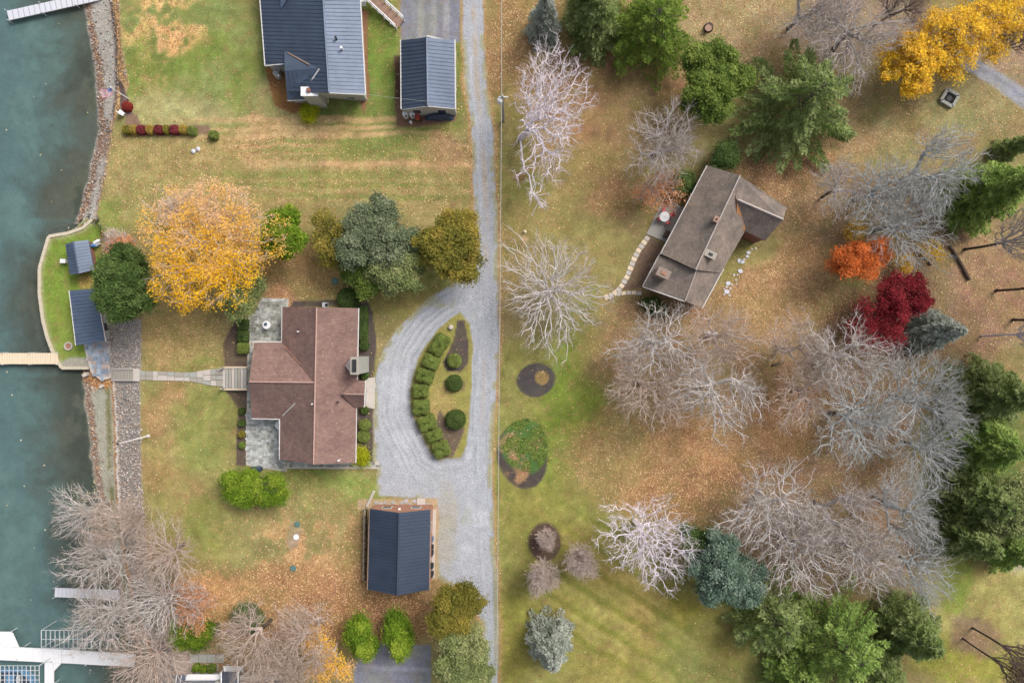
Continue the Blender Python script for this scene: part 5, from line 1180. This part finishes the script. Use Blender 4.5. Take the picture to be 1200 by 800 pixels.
B_ = [(774, 172, 52, 9, 'grey', 'grey bare tree just above the smooth patio of the weathered house'),
 (646, 343, 62, 8, 'silver', 'pale wispy bare tree alone right of the road where the slab path ends'),
 (772, 402, 50, 9.5, 'silver', 'bare tree directly below lower corner of weathered house, left of the pair of pale tanks'),
 (842, 395, 48, 9, 'warm', 'bare tree over the two pale round tanks'),
 (758, 450, 50, 9.5, 'warm', 'bare tree at left lower edge of the pale grove, by green lawn streak'),
 (840, 452, 58, 10, 'silver', 'bare tree at lower middle of the pale grove with bright fan of limbs'),
 (930, 410, 42, 9, 'warm', 'bare tree with brownish twigs right of the pale grove'),
 (985, 415, 52, 10, 'silver', 'bare tree between pale grove and crimson tree'),
 (945, 460, 44, 9, 'warm', 'small bare tree over a dark fallen trunk in centre of the wood'),
 (1000, 490, 62, 10.5, 'cool', 'large cool grey bare tree in middle of the wood'),
 (1075, 470, 58, 10.5, 'cool', 'cool grey bare tree below the blue grey spruce'),
 (1085, 525, 44, 9.5, 'cool', 'grey bare tree at left edge of dark green trees on the right'),
 (905, 590, 58, 9.5, 'silver', 'bare tree at upper left of the lower grove above orange ground'),
 (975, 600, 58, 10, 'grey', 'grey bare tree at the middle of the lower grove'),
 (935, 640, 56, 9.5, 'silver', 'bare tree with long drooping limbs above the mid green bushy tree'),
 (1010, 650, 50, 9.5, 'silver', 'bare tree beside the pale green pine, at its upper right'),
 (1050, 595, 50, 10, 'cool', 'cool grey bare tree on the right of the lower grove'),
 (1070, 660, 44, 9.5, 'cool', 'bluish bare tree at lower right end of the grove by grass'),
 (1025, 225, 46, 10, 'cool', 'grey bare tree above the orange tree'),
 (1085, 200, 55, 11, 'cool', 'large grey bare tree beside bright green conifer at upper right'),
 (1055, 262, 52, 10, 'cool', 'grey bare tree between orange tree and bright green conifer'),
 (985, 220, 34, 9, 'silver', 'thin bare tree with sideways limbs right of the weathered house wing'),
 (1000, 35, 62, 10, 'grey', 'dusky bare tree to the left of the yellow tree at the top'),
 (945, 10, 46, 10, 'grey', 'dusky bare tree cut by top edge beyond leafy lawn'),
 (1186, 50, 26, 8, 'brown', 'brownish bare tree at the right edge above the grey path'),
 (1050, 10, 34, 10, 'brown', 'brown twiggy bare tree behind yellow tree at top edge'),
 (92, 605, 34, 9, 'silver', 'bare tree reaching over the lake at upper end of shore trees'),
 (145, 615, 40, 8.5, 'warm', 'bare tree at upper edge of shore trees beside lake lawn'),
 (195, 650, 42, 8.5, 'warm', 'bare tree with brown twigs inland from the narrow grey white dock'),
 (120, 660, 46, 10, 'silver', 'bare tree spreading over the narrow grey white dock'),
 (125, 725, 52, 10, 'silver', 'bare tree spreading over empty white canopy frame'),
 (190, 705, 44, 9, 'silver', 'bare tree amid orange leaves between both lower docks'),
 (175, 775, 46, 10, 'warm', 'bare tree overhanging the land end of white dock'),
 (300, 745, 44, 9, 'warm', 'bare tree left of the twin bright green arborvitae, closer to the slab path'),
 (365, 745, 46, 8.5, 'warm', 'bare tree next to the twin bright green arborvitae'),
 (330, 790, 44, 9, 'warm', 'bare tree leaning over eaves of the slate roofed house')]
for px, py, rp, H, bk, lb in B_: bare(px, py, rp*1.12, H*.82, bk, lb)
for bx_, by_, H, rp, bk, lb in ((1130, 293, 17, 40, 'grey', 'tall bare tree leaning off the right edge, trunk uppermost of the row'), (1167, 341, 17, 40, 'grey', 'tall bare tree off the right edge with trunk starting second in the row'),
                        (1186, 375, 17, 40, 'grey', 'tall bare tree off the right edge with short dark trunk in view'), (1150, 393, 17, 30, 'birch', 'tall bare tree whose white trunk runs off the right edge'),
                        (1140, 735, 12, 30, 'brown', 'reddish brown bare tree at the right lower lawn'), (1128, 748, 12, 26, 'brown', 'second reddish brown bare tree at the right lower lawn, nearer the bottom')):
    bare(0, 0, rp, H, bk, lb, base=(bx_, by_), dark='birch' if bk == 'birch' else 'dark')
# shrubs of bare stems by the small mulch circle
sm = tree_mesh(77, 1.7, 5, .8, 420, .5, 0, fork=.7, bf=.8, twigs=4, twl=.6, tw=.011)
for px, py, H, s, lb in ((636, 676, 6, 1.1, 'small pale twiggy tree just below the lowest mulch circle'), (681, 658, 6, 1.1, 'small pale twiggy tree right of the lowest mulch circle'), (640, 632, 3, .7, 'low twiggy stems standing in the lowest mulch circle'), (205, 245, 3, 1.0, 'wispy pale shrub at upper left of golden tree'), (140, 288, 3, 1.1, 'brown wispy shrub right of the small navy shed')):
    x, y, z = spot(px, py, H); plant('bare_sapling', lb, (x, y, z), (s, s, H/5), rt.uniform(0, 6), [('trunk', sm[0], BARK['brown']), ('branches', sm[1], BARK['warm']), ('twigs', sm[3], BARK['warm'])])
# white birches
def birch(label, base, crown, H, R0, seed, extra=None, nodes=330, asp=(1, 1)):
    b0 = P(*base); zc = H*.62; c0 = P(*crown, zc); ln = (c0.x-b0.x, c0.y-b0.y)
    r = np.random.default_rng(seed); pts = crown_points(r, nodes, R0, H, H*.28, .5, 0)*np.array([*asp, 1])+np.array([ln[0], ln[1], 0])
    N, par, cnt, pl, n0 = dendrite(r, pts, 0, H*.3, .35, (ln[0]*.35, ln[1]*.35)); rad = .0185*cnt**.46
    i = np.arange(n0, len(N)); A_, B2 = N[par[i]], N[i]; Ls = np.linalg.norm(B2-A_, axis=1)[:, None]
    mid = (A_+B2)/2+r.normal(size=A_.shape)*Ls*.12; ra = np.minimum(rad[par[i]], rad[i]*1.4); rb = rad[i]; parts = [tubes(A_, mid, ra, (ra+rb)/2, 5), tubes(mid, B2, (ra+rb)/2, rb, 5)]
    T = np.repeat(i[cnt[i] < 12], 3); D = unit(unit(N[T]-N[par[T]])+unit(N[T]-np.array([*ln, H*.2]))*.5+r.normal(size=(len(T), 3))*.5); s = N[T]+(N[par[T]]-N[T])*r.uniform(0, .5, len(T))[:, None]; e = s+D*r.uniform(.3, .8, len(T))[:, None]
    parts.append(tubes(s, e, np.full(len(T), .015), np.full(len(T), .009))); k2 = np.repeat(np.arange(len(T)), 2); D2 = unit(D[k2]+r.normal(size=(len(k2), 3))*.6); parts.append(tubes(e[k2], e[k2]+D2*r.uniform(.2, .5, len(k2))[:, None], np.full(len(k2), .01), np.full(len(k2), .006)))
    if extra:
        q = [np.array(P(*p))-np.array([b0.x, b0.y, 0]) for p in extra]
        parts.append(tubes(np.array(q[:-1]), np.array(q[1:]), np.linspace(.12, .06, len(q)-1), np.linspace(.11, .04, len(q)-1), 7))
        e0 = np.array(q[-3:]); k = np.repeat(np.arange(3), 6); D = unit(np.array([.25, -.6, .3])+r.normal(size=(18, 3))*.5); s = e0[k]; e = s+D*r.uniform(.7, 1.6, 18)[:, None]; parts.append(tubes(s, e, np.full(18, .05), np.full(18, .025), 4))
        e2 = e[np.repeat(np.arange(18), 3)]; D = unit(np.array([.2, -.6, .1])+r.normal(size=(54, 3))*.7); parts.append(tubes(e2, e2+D*.5, np.full(54, .022), np.full(54, .012), 3))
    k = np.arange(1, n0); parts.insert(0, tubes(N[k-1], N[k], np.full(len(k), .06), np.full(len(k), .06), 4)); V, F = join(parts); rt_ = np.maximum(rad[:n0], .1); TV, TF = tubes(N[k-1], N[k], rt_[k-1], rt_[k], 9)
    return plant('white_birch', label, (b0.x, b0.y, 0), (1, 1, 1), 0, [('trunk', np_mesh('trunk', TV, TF), BARK['birch']), ('branches', np_mesh('branches', V, F), BARK['birch'])])
birch('white barked bare tree with a long white limb hanging down, beside the road', (610, 163), (643, 132), 11, 4.7, 8, [(610, 165, .5), (612, 185, 2.2), (615, 200, 3.5), (620, 205, 4), (623, 222, 5), (627, 230, 5.3), (631, 237, 5.3)], 700, (.9, 1.7))
birch('white barked bare tree with twisting limbs left of blue green bushy tree', (744, 611), (760, 633), 9.5, 5.2, 8, None, 600)
# leafy trees
def leafy(px, py, rp, H, leaf, label, seed, nodes=420, per=30, spread=.42, size=.24, frac=1.0, bark='dark', z0=None, lobes=8, shell=.4, up=.45, sx=1.0, rz=None, tintf=None, twigs=0, wob=.13, name='leafy_tree', cat='tree', aspect=.8):
    z0 = H*.22 if z0 is None else z0
    R0 = rp*.1*(HC-.6*H)/HC/1.05
    a, b, tips, tw = tree_mesh(seed, R0, H-.4, z0, nodes, shell, lobes, bf=.5, twigs=twigs, twl=.6, subt=0, wob=wob)
    if lobes: tips = tips*np.array([1.0, 1.0, 1])
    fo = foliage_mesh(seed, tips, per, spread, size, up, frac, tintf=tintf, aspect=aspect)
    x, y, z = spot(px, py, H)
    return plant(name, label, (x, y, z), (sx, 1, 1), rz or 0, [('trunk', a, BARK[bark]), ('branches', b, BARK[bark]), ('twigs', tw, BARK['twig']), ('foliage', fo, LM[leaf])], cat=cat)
def gold_t(p):    # paler, salmon leaves towards the upper left, rich yellow below
    return np.clip(.5-p[:, 1]*.085+np.sin(p[:, 0]*1.3)*np.cos(p[:, 1]*1.1)*.3, 0, 1)
leafy(243, 285, 84, 11, 'gold', 'large golden yellow tree in full autumn colour above the shingled house', 101, 1100, 12, .4, .22, .95, 'warm', lobes=0, shell=.42, tintf=gold_t, twigs=2, wob=.02)
leafy(286, 347, 31, 6, 'palegreen', 'pale green tree partly under golden tree beside upper patio', 102, 260, 50, .35, .22)
leafy(336, 276, 29, 7, 'bright', 'bright green bushy tree right of the golden tree', 103, 260, 55, .4, .26)
leafy(151, 336, 43, 8, 'darkg', 'dense dark green tree behind the long navy roofed boathouse', 104, 520, 50, .4, .26)
leafy(142, 296, 22, 4, 'salmon', 'sparse brown leaved shrub above the dense dark green tree', 105, 160, 14, .35, .2, cat='shrub', name='shrub')
leafy(391, 281, 30, 6, 'olive', 'thin olive gold tree left of the sage green tree', 106, 300, 17, .4, .22, bark='brown')
leafy(440, 278, 44, 8, 'sage', 'grey green tree above the shingled house', 107, 480, 48, .4, .25)
leafy(466, 312, 34, 6.5, 'palegreen', 'pale yellow green tree at lower right of the grey green tree', 108, 360, 46, .4, .25)
leafy(428, 318, 28, 5, 'green', 'low green tree at lower left edge of the grey green tree', 109, 260, 48, .4, .25)
leafy(525, 287, 41, 8, 'olive', 'olive gold spreading tree overhanging gravel drive fork', 110, 480, 46, .38, .24)
leafy(532, 706, 36, 8, 'olive', 'olive gold tree at lower right of the brick garage', 111, 460, 46, .38, .24, aspect=.6)
leafy(542, 768, 38, 8, 'palegreen', 'pale green tree at bottom edge beside the road', 112, 460, 44, .4, .24)

leafy(836, 92, 47, 8, 'green', 'rounded green tree left of the big dark spreading conifer', 115, 600, 50, .42, .26)
leafy(850, 184, 17, 3.5, 'darkg', 'small dark green shrub at upper corner of the weathered house', 116, 120, 55, .3, .22, cat='shrub', name='shrub')
leafy(800, 215, 14, 2.5, 'darkg', 'low dark green shrub between smooth patio and weathered house', 117, 90, 45, .25, .2, cat='shrub', name='shrub')
leafy(775, 222, 30, 5, 'salmon', 'shrubby tree with buff leaves at the patio of weathered house', 118, 220, 7, .3, .18, bark='grey', twigs=3)
leafy(998, 307, 36, 7, 'orange', 'bright orange tree above the crimson tree', 119, 330, 26, .38, .24, frac=.9)
leafy(1056, 348, 32, 7, 'red', 'deep crimson tree below the grey wood', 120, 330, 24, .4, .24)
leafy(1022, 382, 34, 6, 'red', 'dusky crimson tree left below the deep crimson one', 121, 330, 13, .45, .2)
leafy(850, 668, 43, 8.5, 'bluegreen', 'blue green bushy tree right of the white birch at the lower grove', 122, 520, 46, .4, .26)
leafy(822, 640, 26, 6, 'darkg', 'dark green shrubby tree tucked behind the blue green bushy tree', 123, 240, 30, .4, .24)

leafy(1185, 600, 38, 8, 'palegreen', 'pale green tree cut by right edge below the dense group', 129, 330, 34, .5, .26)
leafy(1062, 74, 40, 7, 'yellow', 'brightest yellow lower end of the yellow trees at the upper right', 130, 420, 26, .4, .26, bark='grey', frac=.85, lobes=9, twigs=1)
leafy(1112, 48, 50, 7.5, 'yellow', 'yellow leaved tree in the middle of the upper right yellow trees', 131, 520, 20, .45, .24, bark='grey', twigs=2, frac=.75, lobes=10)
leafy(1166, 16, 50, 7.5, 'yellow', 'yellow tree at the top edge farthest right', 132, 480, 18, .45, .24, bark='grey', twigs=2, frac=.75, lobes=10)
leafy(222, 708, 34, 6, 'salmon', 'thin tree holding orange brown leaves among the bare shore trees', 134, 240, 7, .4, .2, bark='warm', twigs=3, lobes=6)
leafy(385, 772, 34, 6, 'gold', 'thin tree holding buff yellow leaves left of lower asphalt drive', 135, 240, 11, .4, .2, bark='warm', twigs=3, lobes=6)
for i, (px, py, r_, lb) in enumerate(((1094, 293, 12, 'sprig of yellow leaved sapling at foot of the grey wood'), (1064, 308, 8, 'tiny yellow leaved sapling nearest the crimson tree'), (1002, 269, 9, 'tiny yellow sapling above the orange tree'))):
    leafy(px, py, r_, 3, 'yellow', lb, 140+i, 60, 9, .25, .2, bark='dark', name='sapling', lobes=0)
leafy(298, 566, 28, 3.2, 'bright', 'big bright green rounded shrub at lower edge of lower patio', 150, 340, 60, .28, .2, cat='shrub', name='shrub', sx=1.15, lobes=6)
leafy(220, 742, 20, 3, 'bright', 'bright green shrub above the four square grey slabs', 151, 160, 40, .3, .2, cat='shrub', name='shrub', sx=1.3)
leafy(292, 722, 17, 3, 'darkg', 'dark green shrub left of bare tree beside orange leaves', 152, 120, 45, .3, .2, cat='shrub', name='shrub')
leafy(190, 678, 10, 2.5, 'olive', 'small olive shrub among bare shore trees', 153, 60, 40, .25, .2, cat='shrub', name='shrub')
for i, (px, py, sy, lb) in enumerate(((427, 747, 1.35, 'left one of twin bright green arborvitae at the lower drive'), (465.5, 752, 1.5, 'right one of twin bright green arborvitae at the lower drive'))):
    o = leafy(px, py, 14.5, 5, 'bright', lb, 155+i, 200, 60, .24, .2, z0=.4, name='arborvitae', lobes=5); o.scale = (1, sy, 1)
for i, (px, py, r_, leaf, lb) in enumerate(((361, 130, 9, 'yellowgreen', 'acid yellow shrub by the grey chimney of navy roofed house'), (423, 534, 7, 'yellowgreen', 'yellow green leafy shrub in bed at the lower right corner of shingled house'),
        (765, 358, 9, 'darkg', 'left low green shrub beneath gable of the weathered house'), (776, 364, 8, 'darkg', 'right low green shrub beneath gable of the weathered house'), (520, 131, 0, 'darkg', ''))):
    if r_: leafy(px, py, r_, 1.3, leaf, lb, 160+i, 70, 34, .16, .15, z0=.15, cat='shrub', name='shrub', lobes=4)
# conifers
def conifer(px, py, rp, H, leaf, label, seed, base=None, **k):
    R0 = rp*.1*(HC-.35*H)/HC; a, b, f = conifer_mesh(seed, R0, H, **k)
    x, y, z = spot(px, py, H, .4)
    if base: p = P(*base); x, y, z = p.x, p.y, float(ground_z(p.x, p.y))
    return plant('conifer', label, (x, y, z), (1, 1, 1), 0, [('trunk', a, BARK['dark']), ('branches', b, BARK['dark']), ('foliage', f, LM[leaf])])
conifer(938, 124, 88, 11, 'pine', 'big dark spreading conifer above the weathered house', 201, dens=1.2, size=.34, droop=.1, whorl=.75, per=7, pw=.7, latf=.24)
conifer(698, 24, 44, 9, 'pine', 'drooping green conifer beside blue grey spruce at the top', 211, dens=1.2, size=.3, droop=.22)
conifer(1070, 742, 54, 8.5, 'pine', 'olive green conifer right of the pale green pine at bottom', 212, dens=1.1, size=.3)
conifer(1180, 640, 40, 8, 'lime', 'light green low conifer at right edge above the lower lawn', 216, dens=1.0, size=.32, pw=.7)
conifer(1168, 464, 56, 9, 'pine', 'mid green conifer at right edge, uppermost of dense group', 213, dens=1.2, size=.32)
conifer(1160, 522, 56, 9, 'lime', 'lighter green conifer at right edge within the dense group', 214, dens=1.2, size=.32)
conifer(1150, 585, 54, 9, 'pine', 'hazy green conifer at right edge under the dense group', 215, dens=1.0, size=.32)
conifer(906, 722, 62, 8, 'pine', 'mid green bushy conifer left of the pale green pine at bottom', 217, dens=1.0, size=.32, droop=.1, whorl=.7, pw=.65, latf=.26)
conifer(764, 34, 62, 8, 'cedar', 'broad mid green tree at the top, left of smaller rounded one', 218, dens=1.1, size=.28, droop=.12, whorl=.5, pw=.6)
conifer(1028, 790, 46, 7, 'pine', 'green conifer cut by the bottom edge below its olive green neighbour', 219, dens=1.0, size=.3, pw=.65)
conifer(935, 792, 46, 7, 'lime', 'light green conifer cut by the bottom edge, leftmost there', 220, dens=1.0, size=.3, pw=.65)
conifer(638, 20, 24, 9, 'blue', 'blue grey spruce cut by the top edge right of the road', 202, dens=1.6, size=.22)
conifer(655, 770, 36, 9, 'blue', 'grey green spruce cut by the bottom edge right of the road', 203, base=(643, 742), dens=1.4, size=.24)
conifer(1095, 388, 34, 9, 'blue', 'blue grey spruce below the crimson tree near right edge', 204, dens=1.6, size=.24)
conifer(1160, 225, 50, 13, 'lime', 'bright green conifer in the upper right wood', 205, dens=1.1, size=.32, droop=.15)
conifer(982, 752, 72, 9.5, 'lime', 'pale green pine at bottom edge between darker trees', 206, dens=1.0, size=.34, droop=.08, whorl=.7, pw=.65, latf=.24)
conifer(1135, 632, 34, 9, 'pine', 'small dark green conifer at right above the grass', 207, dens=1.3, size=.34)
conifer(1190, 172, 16, 7, 'pine', 'small dark conifer at right edge below grey path', 208, dens=1.5)
conifer(700, -10, 34, 12, 'pine', 'dark conifer mostly beyond the top edge', 209, dens=1.3, size=.34)
# fallen trunks and logs in the wood
for a_, b_, r_, lb in (((1135, 328), (1112, 288), .2, 'dark straight fallen trunk lying on brown leaf litter near the right edge'), ((1079, 298), (1090, 311), .14, 'short dark log by yellow sapling'), ((905, 428), (918, 424), .14, 'dark log on orange leaves in the wood'), ((1040, 612), (1066, 626), .2, 'dark log under the lower grove at right')):
    p, q = P(*a_), P(*b_); MB().tube([p+Vector((0, 0, r_)), lerp(p, q, .5)+Vector((.05, .05, r_)), q+Vector((0, 0, r_*.9))], r_, 8, r1=r_*.75).build('fallen_log', M['bark'], label=lb, cat='log')

# clipped hedges and round shrubs
def clipped(name, label, px, py, wx, wy, h, ang, leaf, seed, e=.55, group=None, cat='shrub'):
    r = np.random.default_rng(seed); c = P(px, py, h*.7); gz = float(ground_z(c.x, c.y)); a = math.radians(ang)
    n, k = 22, 10; V = []; sg_ = lambda v, p: math.copysign(abs(v)**p, v)
    def pt(th, ph, s=1.0):
        x = sg_(math.cos(ph), e*.8)*sg_(math.cos(th), e)*wx*.05*s; y = sg_(math.cos(ph), e*.8)*sg_(math.sin(th), e)*wy*.05*s; z = max(0, sg_(math.sin(ph), .7))*h*s
        return (c.x+x*math.cos(a)-y*math.sin(a), c.y+x*math.sin(a)+y*math.cos(a), gz+z)
    for i in range(k+1):
        ph = math.pi/2*i/k
        for j in range(n): V.append(pt(2*math.pi*j/n, ph, .94*r.uniform(.985, 1.015)))
    F = [(i*n+j, i*n+(j+1) % n, (i+1)*n+(j+1) % n, (i+1)*n+j) for i in range(k) for j in range(n)]
    m = int(330*(wx*.1*wy*.1+2*h*(wx+wy)*.1)); pos = np.array([pt(r.uniform(0, 6.283), math.asin(r.uniform(0, 1)**.8), r.uniform(.95, 1.01)) for _ in range(m)])
    LV, LF = leaf_quads(pos, .075, .3, r); Fq = np.array(F); Fq = np.concatenate([Fq[:, [0, 1, 2]], Fq[:, [0, 2, 3]]]); V, F = join([(np.array(V), Fq), (LV, LF)]); tn = np.concatenate([np.full(n*(k+1), .15), np.repeat(r.random(m), 3)])
    return obj(name, np_mesh(name, V, F, {'tint': tn}), LM[leaf], label=label, cat=cat, group=group)
LM['hedge'] = tint_mat('boxwood_leaf', [(82, 98, 42), (118, 132, 62), (152, 160, 90)], .1); LM['yew'] = tint_mat('yew_leaf', [(50, 70, 34), (80, 100, 48), (112, 128, 66)], .1)
for i, (px, py, wx, wy, a_, lb) in enumerate(((514.5, 404, 20, 29, -33, 'topmost and longest'), (504.7, 424, 21.5, 18, -24, 'second from the top'), (497.5, 440.5, 22.5, 19, -17, 'third from the top'), (492.3, 458, 20, 17.5, 2, 'fourth from the top'),
        (493, 477, 21.5, 20, 4, 'fifth from the top'), (500, 495.5, 23, 20, 20, 'sixth from the top'), (508.5, 510.5, 21, 14.5, 25, 'seventh from the top, the narrowest'), (516.5, 526.5, 21, 21, 20, 'lowest'))):
    clipped('hedge_block', lb+' clipped hedge block in the row curving along island edge', px, py, wx*.95, wy*.93, 1.1, a_, 'hedge', 300+i, .42, 'clipped hedge blocks on the island', 'hedge')
for i, (px, py, d_, leaf, h, lb) in enumerate(((532, 423, 17.5, 'hedge', 1.0, 'uppermost round shrub on island inside the loop'), (532, 449, 20, 'yew', 1.1, 'middle round shrub on island inside the loop'), (533.5, 492, 24, 'yew', 1.2, 'largest and lowest round shrub on island inside the loop'),
        (407, 350, 27, 'darkg', 1.4, 'wide round dark shrub at upper right corner of shingled house'), (427, 498.5, 14.5, 'hedge', .8, 'upper of two touching round shrubs beside the gravel loop'), (425.5, 511.5, 15.5, 'hedge', .8, 'lower of two touching round shrubs beside the gravel loop'),
        (427, 481, 10, 'yew', .6, 'small round shrub just below the front landing'), (427, 440, 10, 'yew', .6, 'small round shrub just above the front landing'), (426, 405, 12, 'darkg', .9, 'round shrub between long hedge and chimney'),
        (283, 482, 9, 'yew', .6, 'topmost small round shrub in bed left of lower patio'), (283, 496, 9, 'yew', .6, 'second small round shrub in bed left of lower patio'), (282.5, 509, 9, 'olive', .6, 'olive small round shrub in bed left of lower patio'), (283, 522, 8.5, 'green', .6, 'lowest small round shrub in bed left of lower patio'),
        (284, 380, 14, 'darkg', .8, 'upper square clipped shrub left of upper patio'), (284, 394, 14, 'yew', .8, 'middle square clipped shrub left of upper patio'), (284, 408, 14, 'hedge', .8, 'lower square clipped shrub left of upper patio'),
        (147.5, 124, 12, 'scarlet', .8, 'round scarlet shrub by the white garden seat'), (229, 783, 10, 'bright', .7, 'left of trio of small round shrubs near slate roofed house'), (237.5, 784.5, 9, 'bright', .7, 'middle of trio of small round shrubs near slate roofed house'), (247, 784, 11, 'green', .7, 'right of trio of small round shrubs near slate roofed house'))):
    clipped('round_shrub', lb, px, py, d_, d_, h, 0, leaf, 320+i, .95 if 'square' not in lb else .5)
clipped('hedge', 'long narrow clipped hedge along right wall of shingled house', 425.5, 379, 10.5, 42, 1.0, 0, 'yew', 350, .4, cat='hedge')
for i, (px, w_, leaf, lb) in enumerate(((147.5, 10, 'olive', 'round olive green shrub at left end of the coloured shrub row'), (155.5, 9, 'mustard', 'leftmost mustard yellow shrub in coloured shrub row'), (164.5, 11.5, 'burg', 'leftmost burgundy shrub in coloured shrub row'),
        (174.5, 9, 'mustard', 'mustard yellow shrub between burgundy shrubs in coloured row'), (185, 11.5, 'burg', 'middle burgundy shrub in coloured shrub row'), (194, 7, 'olive', 'narrow brownish olive shrub in coloured shrub row'), (203.5, 11.5, 'burg', 'rightmost burgundy shrub in coloured shrub row'),
        (214, 11.5, 'mustard', 'rightmost mustard yellow shrub in coloured shrub row'), (224, 11, 'hedge', 'green shrub at the right end of coloured shrub row'), (249, 11.5, 'hedge', 'round olive green shrub standing apart right of coloured row'))):
    clipped('round_shrub', lb, px, 151.5 if i < 8 else (153 if i == 8 else 158), w_, 11.5, .9, 0, leaf, 360+i, .8)
# groundcover in the big circular bed
m_ = sstep(blob(615, 523, 26, 31, -10, .12, .06))*(CLS != 1); pos = scatter(m_, 5000, 77); pos = pos[(vnoise(pos[:, 0], pos[:, 1], .9, 5) > .38)]; V, F = leaf_quads(pos, .13, .7)
obj('groundcover', np_mesh('groundcover', V, F, {'tint': np.repeat(R.random(len(pos)), 3)}), LM['green'], kind='stuff')
